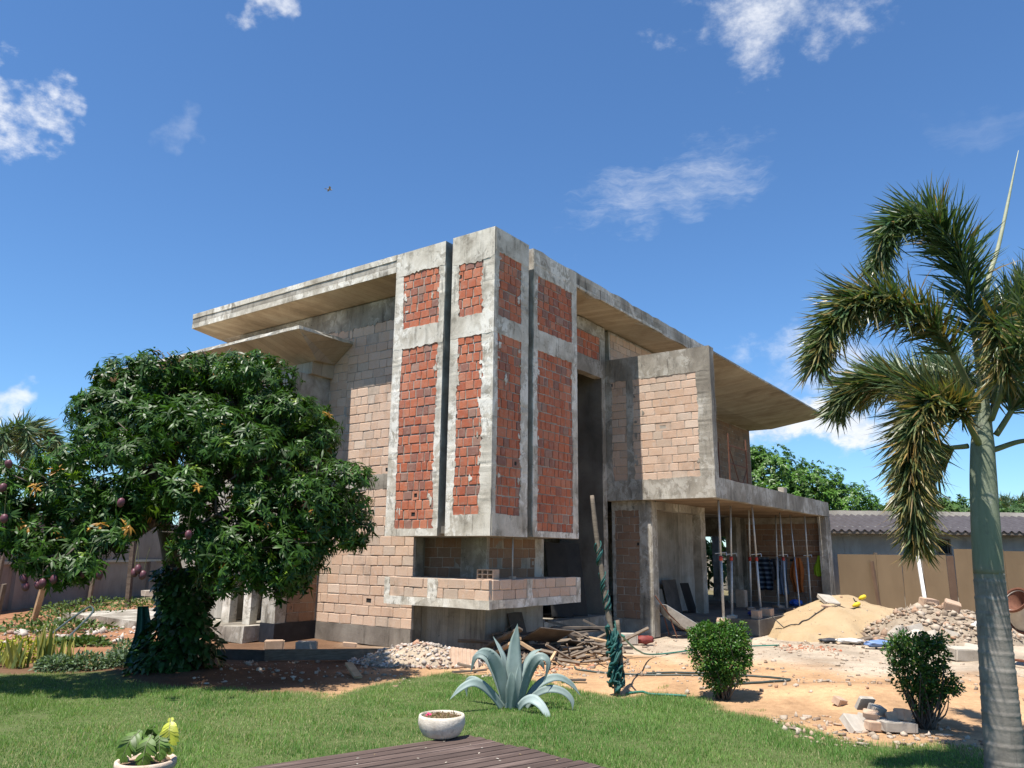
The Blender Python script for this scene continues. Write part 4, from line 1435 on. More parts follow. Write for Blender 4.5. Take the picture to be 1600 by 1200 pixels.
# ------------------------------------------------------------------ agave
def agave():
    o = thing('agave', 'blue-grey agave with long arching leaves growing in the lawn', 'agave', (0.03, 11.05, 0))
    am = plain('agave_skin', (0.17, 0.225, 0.20), (0.25, 0.305, 0.285), 3, .55, .3, bumpd=.002, c3=(0.29, 0.345, 0.33))
    k = 1 / 6.154 * 0.00925

    def P(q, dep):
        return np.array([(q[0] - 575) * k, dep, (1005 - q[1]) * k])
    Lv = [([(590, 1000), (600, 820), (600, 640), (606, 480), (630, 290)], (0, .03, .05, .06, .05), 150, 0.1),
          ([(560, 1000), (545, 800), (510, 620), (465, 520), (405, 420)], (.03, .08, .14, .2, .26), 100, 1.1),
          ([(545, 1005), (520, 860), (470, 680), (400, 560), (330, 520), (262, 520)], (-.03, -.09, -.14, -.2, -.26, -.32), 125, -.2),
          ([(525, 1000), (480, 850), (410, 680), (340, 590), (250, 590), (205, 740)], (.0, .04, .06, .08, .1, .12), 85, .2),
          ([(500, 1005), (420, 900), (330, 810), (240, 775), (140, 815), (45, 905)], (-.05, -.12, -.2, -.27, -.33, -.38), 85, 0),
          ([(530, 1005), (400, 900), (270, 820), (190, 810), (160, 880), (170, 975)], (.1, .2, .3, .36, .4, .42), 60, 0),
          ([(620, 1005), (640, 850), (690, 690), (770, 560), (860, 518)], (.02, .03, .05, .1, .15), 125, -1.2),
          ([(650, 1000), (690, 830), (750, 650), (830, 565), (905, 610), (870, 780)], (-.03, -.08, -.11, -.13, -.14, -.15), 95, .5),
          ([(660, 990), (720, 800), (790, 660), (850, 650), (885, 720)], (.1, .18, .24, .3, .33), 80, 0),
          ([(700, 990), (770, 880), (880, 800), (1010, 775), (1130, 835), (1220, 940)], (.05, .12, .2, .25, .3, .33), 80, 0),
          ([(710, 1000), (800, 890), (920, 840), (1040, 860), (1115, 930), (1120, 1010)], (-.03, -.05, -.08, -.1, -.12, -.13), 72, 0),
          ([(640, 1005), (690, 930), (760, 895), (830, 930), (885, 1000), (912, 1055)], (-.12, -.25, -.36, -.45, -.52, -.56), 88, 0),
          ([(560, 1005), (570, 880), (580, 760), (575, 680)], (-.1, -.16, -.2, -.2), 95, -.1),
          ([(600, 1005), (630, 880), (640, 760), (650, 620)], (-.06, -.1, -.1, -.06), 95, .4)]
    for pts, dep, w, tw in Lv:
        path = smooth_path([P(q, d) for q, d in zip(pts, dep)], 18)
        V, F = [], []
        for i, c in enumerate(path):
            t = i / 17
            tg = path[min(i + 1, 17)] - path[max(i - 1, 0)]
            tg /= np.linalg.norm(tg)
            out = np.array([path[-1][0] - path[0][0], path[-1][1] - path[0][1], 0.0])
            side = np.cross(tg, np.array([math.sin(tw) * 1.1, -math.cos(tw * .85), 0.55]))
            side /= np.linalg.norm(side)
            nn = np.cross(side, tg)
            hw = w * k * .5 * float(np.interp(t, [0, .12, .45, .8, 1], [.75, .72, 1, .62, .0]))
            th = .011 * (1 - t) + .002
            for a, b in ((-1, .55), (-.5, .12), (0, 0), (.5, .12), (1, .55)):
                V.append(c + side * hw * a + nn * hw * .34 * b)
            for a, b in ((1, .55), (0, -.0), (-1, .55)):
                V.append(c + side * hw * a * .96 + nn * (hw * .34 * b - th))
        m_ = 8
        for i in range(17):
            for j in range(m_):
                j2 = (j + 1) % m_
                F.append([i * m_ + j, i * m_ + j2, (i + 1) * m_ + j2, (i + 1) * m_ + j])
        add('leaf', make_mesh('leaf', V, F, am, True), o)


agave()


# ------------------------------------------------------------------ shrubs
def shrub(name, label, loc, lobes, n, stems, seed, leaf=.045, col=(0.055, 0.13, 0.022), sparse=False):
    rg = np.random.default_rng(seed)
    o = thing(name, label, 'shrub', loc, 0, 'small clipped shrubs at the lawn edge')
    lob = np.array(lobes, float)
    pick = rg.choice(len(lob), n, p=(lob[:, 3] * lob[:, 5] / (lob[:, 3] * lob[:, 5]).sum()))
    u = unit(n, rg)
    r = rg.random(n) ** (.45 if sparse else .3)
    p = lob[pick, :3] + u * lob[pick, 3:6] * r[:, None]
    p += .04 * np.sin(p[:, [1, 2, 0]] * 23)
    d = u + rg.normal(0, .7, (n, 3)) + np.array([0, 0, .25])
    c = np.array(col) * (1 + rg.normal(0, .25, (n, 1)))
    y = rg.random(n) < .12
    c[y] = np.array([0.13, 0.20, 0.03])
    add('foliage', leaves_mesh('foliage', p, d, unit(n, rg) + np.array([0, 0, 1.0]), leaf * rg.uniform(.7, 1.3, n), leaf * .55 * rg.uniform(.8, 1.2, n), LEAF, np.clip(c, .004, 1), bend=.2, segs=2), o)
    m = MB()
    for k in range(stems):
        b = rg.uniform(0, 6.28)
        e = lob[rg.integers(0, len(lob))]
        tip = e[:3] + unit(1, rg)[0] * e[3:6] * .8
        root = np.array([math.cos(b) * .09, math.sin(b) * .09, -.03])
        m.tube(smooth_path([root, root * .5 + tip * .5 + rg.normal(0, .04, 3), tip], 7), np.linspace(.014, .004, 7), 5)
    m.build('stem', BARK, o, True)


shrub('shrub', 'dense bright green boxy shrub beside the wrapped pole', (3.09, 11.84, .02),
      [(-.02, 0, .78, .42, .36, .26), (.18, .05, .85, .26, .26, .20), (-.22, -.05, .60, .24, .26, .26), (.1, -.08, .45, .28, .26, .26), (-.08, 0, .26, .22, .2, .2), (-.25, 0, .85, .22, .25, .18), (.22, 0, .6, .24, .25, .25)], 10500, 22, 31)
shrub('shrub', 'loose dark leafy shrub standing next to the broken bricks', (5.10, 10.11, .0),
      [(-.1, 0, .95, .28, .26, .16), (.15, .05, .82, .26, .26, .22), (-.15, -.05, .65, .22, .24, .25), (.22, 0, .5, .26, .24, .22), (-.02, .0, .42, .24, .22, .25), (.34, .0, .42, .12, .12, .1), (.2, 0, .98, .2, .2, .12), (-.25, 0, .85, .16, .2, .2)], 5600, 46, 33,
      leaf=.048, col=(0.035, 0.085, 0.018), sparse=True)

# garden bed at the left
def blades(name, label, loc, n, hmin, hmax, spread, wid, cols, seed, mat=LEAF_DULL, group=None, lean=.25):
    rg = np.random.default_rng(seed)
    p = np.stack([rg.normal(0, spread, n), rg.normal(0, spread * .7, n), np.zeros(n) - .02], -1)
    d = np.stack([rg.normal(0, lean, n), rg.normal(0, lean, n), np.ones(n)], -1)
    up = np.stack([rg.normal(0, 1, n), -np.ones(n) * 1.2, rg.normal(0, .1, n)], -1)
    c = np.array(cols)[rg.integers(0, len(cols), n)]
    o = thing(name, label, 'plant', loc, 0, group)
    add('leaves', leaves_mesh('leaves', p, d, up, rg.uniform(hmin, hmax, n), wid * rg.uniform(.7, 1.2, n), mat, c, bend=rg.normal(0, .08, n), segs=3, prof=(.7, 1., .8, 0.)), o)
    return o


SAN = [(0.30, 0.29, 0.07), (0.20, 0.22, 0.06), (0.12, 0.16, 0.05), (0.36, 0.34, 0.10)]
blades('snake_plant', 'tall snake plant with one high pointed leaf in the left bed', (-8.15, 14.3, 0), 20, .35, .85, .11, .07, SAN, 41, lean=.12)
blades('snake_plant', 'yellow-edged snake plant left of the tallest one', (-8.6, 14.2, 0), 26, .3, .6, .15, .06, SAN, 42)
blades('snake_plant', 'short snake plant right of the tallest one', (-7.85, 14.45, 0), 22, .3, .55, .13, .06, SAN, 43)
blades('snake_plant', 'snake plant at the far left edge of the bed', (-9.1, 14.3, 0), 24, .25, .5, .16, .06, SAN, 44)


def cover(name, label, cat, lobes, n, leaf, col, seed, kind=None, base=(0, 0, 0)):
    rg = np.random.default_rng(seed)
    lob = np.array(lobes, float)
    pick = rg.integers(0, len(lob), n)
    u = unit(n, rg)
    u[:, 2] = np.abs(u[:, 2])
    p = lob[pick, :3] + u * lob[pick, 3:6] * (rg.random(n) ** .35)[:, None]
    d = u + rg.normal(0, .6, (n, 3))
    c = np.clip(np.array(col) * (1 + rg.normal(0, .25, (n, 1))), .004, 1)
    o = add(name, leaves_mesh(name, p - np.array(base), d, unit(n, rg) + np.array([0, 0, 1.2]), leaf * rg.uniform(.7, 1.3, n), leaf * .5, LEAF_DULL, c, bend=.2, segs=2), None, base)
    tag(o, label, cat, kind=kind)


cover('ground_cover', 'silvery green low leafy ground cover along the bed edge', 'ground cover',
      [(-7.75, 13.95, 0, .35, .25, .22), (-7.3, 14.1, 0, .4, .3, .26), (-6.85, 14.35, 0, .3, .3, .26), (-6.5, 14.5, 0, .25, .22, .15), (-7.0, 14.8, 0, .3, .3, .42)], 3600, .075, (0.115, 0.165, 0.095), 51, 'stuff', (-7.2, 14.2, 0))
cover('yellow_shrub', 'low yellow-green shrub at the left edge of the bed', 'shrub',
      [(-9.0, 14.9, 0, .5, .35, .42), (-9.6, 14.6, 0, .45, .35, .3)], 1400, .08, (0.27, 0.28, 0.03), 52, None, (-9.2, 14.8, 0))
cover('weeds', 'patchy weeds growing on the soil behind the bed', 'weeds',
      [(-11.5, 20.5, 0, 1.6, 1.2, .22), (-13, 24, 0, 1.6, 2.0, .3), (-14.5, 28, 0, 1.4, 3, .35), (-9.3, 17.4, 0, .8, .5, .14), (-12.8, 30, 0, 1.8, 1.5, .3)], 3600, .12, (0.07, 0.115, 0.03), 53, 'stuff', (-11, 20, 0))

# ------------------------------------------------------------------ deck and pots
DECKW = plain('deck_boards', (0.062, 0.041, 0.033), (0.108, 0.075, 0.062), 2.2, .7, .3, stretch=(1.2, 14, 6), c3=(0.16, 0.115, 0.096), bumpd=.003)
deck = thing('deck', 'brown wooden deck whose corner shows at the bottom of the picture', 'deck', (-.35, 7.55, 0))
d1 = Vector((-.807, -.590, 0))          # along the boards, away from the corner
d2 = Vector((.722, -.692, 0))           # across the boards
rotd = math.atan2(d1.y, d1.x)
for k in range(30):
    w = .118
    off = k * (w + .007)
    st0 = d2 * off
    j = rng.uniform(-.03, .02)
    Lb = 4.2
    mb = MB()
    nseg = 6
    n_ = Vector((0, 0, 1)).cross(d1)
    if n_.dot(d2) < 0:
        n_ = -n_
    cw = w * n_.dot(d2)
    V = []
    for i in range(nseg + 1):
        a = j + (Lb - j) * i / nseg
        for (o_, z_) in ((0.0, .36), (0.004, .396), (cw - .004, .397), (cw, .36)):
            p = st0 + d1 * a + n_ * o_
            V.append((p.x, p.y, z_ + rng.normal(0, .0012)))
    F = []
    for i in range(nseg):
        for q in range(4):
            q2 = (q + 1) % 4
            F.append([4 * i + q, 4 * i + q2, 4 * i + 4 + q2, 4 * i + 4 + q])
    F += [[0, 1, 2, 3], [4 * nseg + q for q in range(4)][::-1]]
    # turn the board so that its grain follows its length
    Rm = Matrix.Rotation(-rotd, 4, 'Z')
    mb.poly([tuple(Rm @ Vector(v)) for v in V], F)
    mb.build('plank', DECKW, deck, rot=(0, 0, rotd))
for k, (a, b) in enumerate(((.15, .15), (1.6, .15), (.2, 1.6), (1.8, 1.7))):
    p = d1 * a + d2 * b
    mb = MB()
    mb.box(p.x - .05, p.x + .05, p.y - .05, p.y + .05, -.05, .358)
    mb.build('post', WOOD_OLD, deck)
mb = MB()
p0, p1_ = d1 * .03 + d2 * .06, d1 * 4.1 + d2 * .06
mb.tube([(p0.x, p0.y, .32), (p1_.x, p1_.y, .32)], .03, 4)
mb.build('joist', WOOD_OLD, deck)

rg = np.random.default_rng(66)
n = 40
ab = rg.random((n, 2)) * np.array([1.9, 1.9])
pw = np.array([tuple(d1 * a + d2 * b) for a, b in ab])
pw[:, 2] = .3995
ang = rg.uniform(0, 6.28, n)
dr = np.stack([np.cos(ang), np.sin(ang), np.full(n, .12)], -1)
pc = np.array([(0.55, 0.48, 0.40), (0.40, 0.30, 0.18), (0.60, 0.55, 0.48)])[rg.integers(0, 3, n)]
po = add('fallen_petals', leaves_mesh('fallen_petals', pw, dr, np.tile([0, 0, 1.0], (n, 1)), rg.uniform(.015, .035, n), .016, LEAF_DULL, pc, bend=.1, segs=2), None, (-.35, 7.55, 0))
tag(po, 'pale fallen petals scattered over the deck boards', 'petals', kind='stuff')

POT_W = concrete('pale_stone_pot', (0.42, 0.35, 0.27), (0.56, 0.49, 0.395), (0.64, 0.57, 0.475), .3, holes=.3, patch=5)
SOIL = plain('potting_soil', (0.10, 0.065, 0.04), (0.24, 0.17, 0.11), 22, .95, .1, bumpd=.02)
bowl = thing('bowl_planter', 'low round pale stone bowl planter standing on the deck corner', 'planter', (-.60, 7.44, .398))
m = MB()
m.lathe([(0.001, 0), (.12, 0), (.165, .02), (.196, .07), (.213, .122), (.209, .165), (.202, .188), (.190, .190), (.186, .176), (.182, .15), (.001, .15)], 40)
m.build('bowl', POT_W, bowl, True)
rg = np.random.default_rng(61)
m = MB()
m.lathe([(0.001, .166), (.06, .170), (.12, .166), (.16, .171), (.185, .165)], 28)
m.V = [(a, b, c + rg.normal(0, .004)) for a, b, c in m.V]
m.build('soil', SOIL, bowl, True)
n = 420
a = rg.uniform(0, 6.28, n)
r = np.sqrt(rg.random(n)) * .178
p = np.stack([np.cos(a) * r, np.sin(a) * r, np.full(n, .168)], -1)
cl = np.array([(0.10, 0.12, 0.03), (0.25, 0.17, 0.08), (0.16, 0.10, 0.05)])[rg.integers(0, 3, n)]
add('sprouts', leaves_mesh('sprouts', p, unit(n, rg) + np.array([0, 0, .5]), unit(n, rg), rg.uniform(.01, .035, n), .008, LEAF_DULL, cl, segs=2), bowl)
PINK = plain('magenta_petals', (0.55, 0.02, 0.10), (0.70, 0.04, 0.16), 9, .6)
m = MB()
for k in range(7):
    b = k * .9
    c = Vector((-.11 + .012 * math.cos(b), -.10 + .012 * math.sin(b), .192 + .006 * (k % 3)))
    e = Vector((math.cos(b), math.sin(b), .6)).normalized() * .022
    s_ = Vector((-math.sin(b), math.cos(b), 0)) * .012
    m.poly([c - s_ * .4, c + s_ * .4, c + e * .7 + s_, c + e, c + e * .7 - s_], [(0, 1, 2, 3, 4)])
m.build('flower', PINK, bowl)

TERRA = concrete('pale_clay_pot', (0.42, 0.30, 0.22), (0.55, 0.42, 0.32), (0.64, 0.52, 0.42), .2, holes=.2, patch=4)
pot = thing('potted_plant', 'split-leaf plant in a pale rimmed clay pot at the bottom left', 'potted plant', (-2.78, 6.42, 0))
m = MB()
m.lathe([(0.001, 0), (.14, 0), (.15, .02), (.185, .36), (.215, .375), (.222, .405), (.220, .43), (.208, .438), (.186, .43), (.182, .40), (.001, .395)], 40)
m.build('pot', TERRA, pot, True)
m = MB()
m.lathe([(0.001, .408), (.05, .416), (.1, .409), (.183, .405)], 24)
m.V = [(a, b, c + rg.normal(0, .006)) for a, b, c in m.V]
m.build('soil', SOIL, pot, True)
MON = plain('split_leaf', (0.045, 0.095, 0.015), (0.075, 0.135, 0.022), 7, .4, .4)
MONY = plain('yellow_leaf', (0.36, 0.38, 0.05), (0.48, 0.48, 0.10), 7, .5, .3)


def split_leaf(parent, root, base, tip, w, cols, seed):
    """a drooping blade cut into fingers along a midrib"""
    rg_ = np.random.default_rng(seed)
    root, base, tip = (np.array(q, float) for q in (root, base, tip))
    mid = smooth_path([base, base * .5 + tip * .5 + np.array([0, -.02, .035]), tip], 12)
    P_, D_, U_, L_, W_ = [], [], [], [], []
    for i in range(12):
        tg = mid[min(i + 1, 11)] - mid[max(i - 1, 0)]
        tg /= np.linalg.norm(tg)
        sd = np.cross(tg, np.array([0, -.8, .6]))
        sd /= np.linalg.norm(sd)
        e = math.sin(math.pi * (i + 1.2) / 13.5) * w
        for s_ in (-1, 1):
            if i % 2 == 0 or rg_.random() < .8:
                P_.append(mid[i])
                D_.append(sd * s_ * .9 + tg * (.35 + .05 * i) + rg_.normal(0, .06, 3))
                U_.append(np.cross(sd, tg) * 1.0 + rg_.normal(0, .12, 3))
                L_.append(e * rg_.uniform(.85, 1.1))
                W_.append(.034 * rg_.uniform(.8, 1.2))
    P_.append(mid[-2]); D_.append(mid[-1] - mid[-3]); U_.append(np.array([0, -.8, .6])); L_.append(w * .6); W_.append(.035)
    col_ = np.array(cols) * (1 + rg_.normal(0, .1, (len(P_), 1)))
    lf = add('leaf', leaves_mesh('leaf', np.array(P_), np.array(D_), np.array(U_), np.array(L_), np.array(W_), LEAF, col_, bend=.22, segs=3, prof=(.9, 1., .85, .0)), parent)
    m_ = MB()
    m_.tube(smooth_path([root, (root + base) / 2 + np.array([0, .01, .03]), base], 8), np.linspace(.007, .004, 8), 6)
    m_.tube(mid, np.linspace(.004, .002, 12), 5)
    m_.build('stem', STALK_GREEN, lf, True)


G1, G2 = (0.085, 0.15, 0.022), (0.38, 0.40, 0.045)
split_leaf(pot, (0, 0, .41), (-.06, -.03, .64), (-.13, -.12, .47), .12, G1, 1)
split_leaf(pot, (.01, 0, .41), (.04, -.05, .61), (.03, -.13, .43), .12, G1, 2)
split_leaf(pot, (.0, .02, .41), (.09, .0, .62), (.14, -.09, .47), .10, G1, 3)
split_leaf(pot, (.0, .02, .41), (.15, .02, .72), (.19, -.05, .50), .09, G2, 4)
split_leaf(pot, (-.02, .03, .41), (.02, .05, .67), (.0, .08, .53), .09, G1, 5)
split_leaf(pot, (-.02, .0, .41), (-.10, .03, .58), (-.19, .0, .47), .09, G1, 6)

# ------------------------------------------------------------------ rubble, sand, bricks
STONE_P = plain('pinkish_rubble', (0.33, 0.27, 0.23), (0.56, 0.50, 0.45), 4, .9, .2, c3=(0.42, 0.24, 0.17))


def rubble_mat(name, stops):
    def fn(g, b, out):
        ge = g.n('ShaderNodeNewGeometry')
        c = g.ramp(ge.outputs['Random Per Island'], stops)
        n_ = g.noise(coords(g), 14, 5, .7)
        c = g.mix(.6, c, g.mix(1.0, c, g.ramp(n_, [(.3, (.55, .55, .55)), (.7, (1.3, 1.3, 1.3))]), 'MULTIPLY'))
        g.set(b.inputs['Normal'], g.bump(g.noise(coords(g), 50, 4, .7), .5, .01))
        return c
    return material(name, fn, .95, .15)


RUB1 = rubble_mat('rubble_pale', [(0, (0.30, 0.26, 0.22)), (.3, (0.46, 0.41, 0.36)), (.6, (0.56, 0.50, 0.45)), (.8, (0.44, 0.25, 0.17)), (1, (0.24, 0.21, 0.18))])
RUB2 = rubble_mat('rubble_grey', [(0, (0.24, 0.185, 0.135)), (.35, (0.38, 0.305, 0.23)), (.7, (0.45, 0.375, 0.295)), (.88, (0.40, 0.25, 0.16)), (1, (0.17, 0.135, 0.105))])
_bm = bmesh.new()
bmesh.ops.create_icosphere(_bm, subdivisions=1, radius=1.0)
ICO_V = np.array([v.co[:] for v in _bm.verts])
ICO_F = np.array([[v.index for v in f.verts] for f in _bm.faces])
_bm.free()


def stones(pos, size, rg_):
    n_ = len(pos)
    k = len(ICO_V)
    sh = rg_.uniform(.4, 1.5, (n_, 1, 3)) * (1 + rg_.normal(0, .36, (n_, k, 1)))
    V = ICO_V[None] * sh
    a = rg_.uniform(0, 6.28, n_)
    ca, sa = np.cos(a)[:, None], np.sin(a)[:, None]
    x = V[:, :, 0] * ca - V[:, :, 1] * sa
    y = V[:, :, 0] * sa + V[:, :, 1] * ca
    V = np.stack([x, y, V[:, :, 2] * .7], -1) * np.asarray(size)[:, None, None] + pos[:, None]
    F = (ICO_F[None] + (np.arange(n_) * k)[:, None, None]).reshape(-1, 3)
    return V.reshape(-1, 3), F


def heap_h(x, y, c, ang, rx, ry, H, seed, sharp=1.0, lump=.25):
    ca, sa = math.cos(ang), math.sin(ang)
    u = ((x - c[0]) * ca + (y - c[1]) * sa) / rx
    v = (-(x - c[0]) * sa + (y - c[1]) * ca) / ry
    r = np.sqrt(u * u + v * v) * (1 + fbm(x, y, 1.1, seed, 3) * lump)
    return H * np.clip(1 - r, 0, 1) ** sharp * 1.25 - H * .25 * np.clip(1 - r, 0, 1) ** 3


HF = {}


def heap(name, label, cat, c, ang, rx, ry, H, mat, seed, n_st, smin, smax, stmat, sharp=1.0, lump=.25, kind='stuff', spill=1.15):
    rg_ = np.random.default_rng(seed)
    R_ = max(rx, ry) * 1.2
    xs = np.linspace(c[0] - R_, c[0] + R_, 90)
    ys = np.linspace(c[1] - R_, c[1] + R_, 90)
    X, Y = np.meshgrid(xs, ys, indexing='ij')
    def full(x_, y_):
        h_ = heap_h(x_, y_, c, ang, rx, ry, H, seed, sharp, lump)
        nz_ = (fbm(x_, y_, .30, seed + 9, 3) * .08 + fbm(x_, y_, 1.0, seed + 19, 3) * .20) * np.clip(h_ / (.22 * H), 0, 1) * H
        return np.where(h_ > 0.002, np.maximum(h_ + nz_, .003), -.06)
    HF[cat[:4] + str(int(c[0]))] = full
    Z = full(X, Y)
    I = np.arange(X.size).reshape(X.shape)
    F = np.stack([I[:-1, :-1], I[1:, :-1], I[1:, 1:], I[:-1, 1:]], -1).reshape(-1, 4)
    V = np.stack([X - c[0], Y - c[1], Z], -1).reshape(-1, 3)
    keep = (V[F][:, :, 2] > -.05).any(1)
    o = thing(name, label, cat, (c[0], c[1], 0))
    add('mound', make_mesh('mound', V, F[keep], mat, True), o)
    if n_st:
        a = rg_.uniform(0, 6.28, n_st)
        r = np.sqrt(rg_.random(n_st)) * spill
        u, v = np.cos(a) * r * rx, np.sin(a) * r * ry
        x = c[0] + u * math.cos(ang) - v * math.sin(ang)
        y = c[1] + u * math.sin(ang) + v * math.cos(ang)
        z = np.maximum(full(x, y), 0)
        s = smin + (smax - smin) * rg_.random(n_st) ** 3
        Vs, Fs = stones(np.stack([x - c[0], y - c[1], z + s * .2], -1), s, rg_)
        q = add('stones', make_mesh('stones', Vs, Fs, stmat), o)
        q['kind'] = 'stuff'
    return o


def sand_mat():
    def fn(g, b, out):
        co = coords(g)
        c = g.ramp(g.noise(co, 1.6, 6, .6), [(.3, (0.36, 0.255, 0.145)), (.7, (0.43, 0.32, 0.195))])
        c = g.mix(g.math('MULTIPLY', g.step(g.noise(co, 9, 6, .7), .6, .72), .5), c, (0.40, 0.26, 0.15))
        h = g.math('ADD', g.noise(co, 5, 6, .65), g.math('MULTIPLY', g.noise(co, 60, 3), .25))
        g.set(b.inputs['Normal'], g.bump(h, .8, .05))
        return c
    return material('yellow_sand', fn, .95, .1)


SAND = sand_mat()
RUBM = plain('rubble_dust', (0.27, 0.215, 0.155), (0.39, 0.315, 0.235), 5, .95, .1, bumpd=.03)
heap('sand_heap', 'big pale yellow sand heap in front of the porch column', 'sand heap', (9.75, 23.2), HA - .15, 3.7, 2.0, .86, SAND, 71, 200, .012, .05, RUB2, .7, .3)
heap('rubble_heap', 'grey rubble heap of broken concrete right of the sand heap', 'rubble heap', (10.85, 20.6), .35, 2.3, 1.4, .92, RUBM, 73, 3200, .012, .085, RUB2, .9, .4)
heap('rubble_heap', 'low pale pink rubble heap in front of the hearth ledge', 'rubble heap', (-1.75, 15.35), -.1, 1.15, .62, .34, RUBM, 75, 1300, .012, .05, RUB1, .8, .3)


def scatter_stones(name, label, boxes, mat, seed, smin, smax):
    rg_ = np.random.default_rng(seed)
    P = []
    for x0, x1, y0, y1, n_ in boxes:
        P.append(np.stack([rg_.uniform(x0, x1, n_), rg_.uniform(y0, y1, n_)], -1))
    P = np.concatenate(P)
    s = smin + (smax - smin) * rg_.random(len(P)) ** 4
    z = ground_h(P[:, 0], P[:, 1])
    c = P.mean(0)
    V, F = stones(np.stack([P[:, 0] - c[0], P[:, 1] - c[1], z + s * .25], -1), s, rg_)
    o = add(name, make_mesh(name, V, F, mat), None, (c[0], c[1], 0))
    tag(o, label, 'gravel', kind='stuff')


scatter_stones('gravel', 'loose stones and chips strewn over the bare dirt', [(-.6, 2.6, 13.6, 15.8, 700), (2.6, 8.5, 12, 20, 1100), (3.3, 5.4, 9.0, 10.8, 500), (6.5, 12, 11, 18, 260),
               (-5, -1.5, 12.6, 16.5, 380), (-13, -6.5, 16, 23, 420), (6, 9, 18.5, 20.5, 160)], RUB2, 77, .008, .05)
scatter_stones('brick_chips', 'orange brick chips on the dirt left of the wrapped pole', [(.3, 1.6, 14.1, 15.2, 120), (6.2, 7.4, 18.0, 19.0, 160)], rubble_mat('brick_chip', [(0, (0.40, 0.13, 0.07)), (.5, (0.48, 0.2, 0.11)), (1, (0.42, 0.30, 0.22))]), 78, .01, .045)

# single bricks and blocks
PAVER = plain('grey_paver', (0.34, 0.30, 0.25), (0.46, 0.41, 0.345), 8, .9, .2)
BLOCK_T = plain('tan_block', (0.38, 0.26, 0.18), (0.50, 0.36, 0.26), 7, .9, .2)
_bk = bmesh.new()
bmesh.ops.create_cube(_bk, size=1)
bmesh.ops.bevel(_bk, geom=list(_bk.edges), offset=.06, segments=2, affect='EDGES')
for v in _bk.verts:
    v.co += Vector(rng.normal(0, .012, 3))
block_v = [tuple(v.co) for v in _bk.verts]
block_f = [[v.index for v in f.verts] for f in _bk.faces]
_bk.free()


def block(name, mat, loc, dim, rot, label, cat='block', group=None):
    me = make_mesh(name, [(a * dim[0], b * dim[1], (c + .5) * dim[2]) for a, b, c in block_v], block_f, mat)
    o = add(name, me, None, loc, rot)
    return tag(o, label, cat, group)


BL = ['tan brick at the front left of the small brick pile', 'grey brick in the middle of the small brick pile', 'tan brick resting on the front bricks of the pile', 'long grey kerb piece at the front right of the brick pile',
      'tan brick tilted at the right end of the brick pile', 'grey brick near the top of the small brick pile', 'tan brick on top of the long kerb piece', 'small grey brick behind the tilted paver']
BG = 'broken bricks and pavers beside the loose shrub'
block('paver', PAVER, (4.14, 9.93, .01), (.30, .26, .09), (.75, .15, .5), 'large grey paver tilted up at the left of the broken brick pile', 'paver')
for i, (x, y, z, dx, dy, dz, rx, ry, rz_) in enumerate([
        (4.36, 9.86, .0, .20, .12, .10, .05, .1, .2), (4.52, 9.95, .0, .22, .13, .11, .1, -.1, .9), (4.40, 10.02, .10, .18, .12, .09, .3, .1, -.4),
        (4.62, 9.80, .0, .40, .14, .11, 0, .05, .05), (4.66, 10.0, .06, .20, .14, .12, -.2, .25, 1.3), (4.50, 10.1, .14, .19, .12, .10, .3, .2, .3),
        (4.74, 9.92, .10, .16, .13, .13, .2, .1, 2.0), (4.30, 10.05, .05, .15, .10, .09, .2, .5, 1.0)]):
    block('broken_brick', (BLOCK_T, PAVER)[i % 2], (x, y, z), (dx, dy, dz), (rx, ry, rz_), BL[i], 'brick', BG)
block('stone_slab', PAVER, (4.42, 10.28, .16), (.24, .05, .17), (.5, .1, .4), 'dark upright stone chip on top of the broken brick pile', 'stone')
block('loose_brick', BLOCK_T, (4.55, 11.35, .02), (.20, .12, .10), (.4, .2, .7), 'single tan brick lying on the orange dirt above the brick pile', 'brick')

LL = ['leftmost concrete lump at the foot of the rubble heap', 'concrete lump just right of the leftmost one under the heap', 'concrete lump lying nearest in front of the rubble heap',
      'concrete lump right of the nearest one before the heap', 'concrete lump above the concrete pipe', 'concrete lump high at the right end of the rubble heap']
CH = 'concrete lumps on the rubble heap'
block('concrete_block', BLOCK_T, (10.85, 20.75, float(HF['rubb10'](np.array([10.85]), np.array([20.75]))[0]) - .03), (.44, .24, .20), (.15, .12, .25), 'tan block lying on the crest of the rubble heap', 'block')
block('concrete_block', BLOCK_T, (11.05, 20.1, float(HF['rubb10'](np.array([11.05]), np.array([20.1]))[0]) - .05), (.36, .28, .26), (.3, .3, -.4), 'tan block half way down the rubble heap', 'block')
for i, (x, y, z) in enumerate([(9.45, 19.45, .12), (9.85, 19.55, .18), (9.7, 19.2, .05), (10.15, 19.3, .02), (10.5, 19.35, .06), (11.6, 20.2, .25)]):
    block('concrete_lump', PAVER, (x, y, z), (.38, .28, .26), (rng.normal(0, .3), rng.normal(0, .3), rng.uniform(0, 3)), LL[i], 'lump', CH)
block('timber_offcut', WOOD_OLD, (8.95, 19.95, .05), (1.5, .22, .06), (.05, -.12, .35), 'grey timber board lying at the left foot of the rubble heap', 'board')
block('grey_tray', PAVER, (9.0, 22.6, float(HF['sand9'](np.array([9.0]), np.array([22.6]))[0])), (.42, .62, .10), (.35, .1, .1), 'grey mixing tray lying on the crest of the sand heap', 'tray')
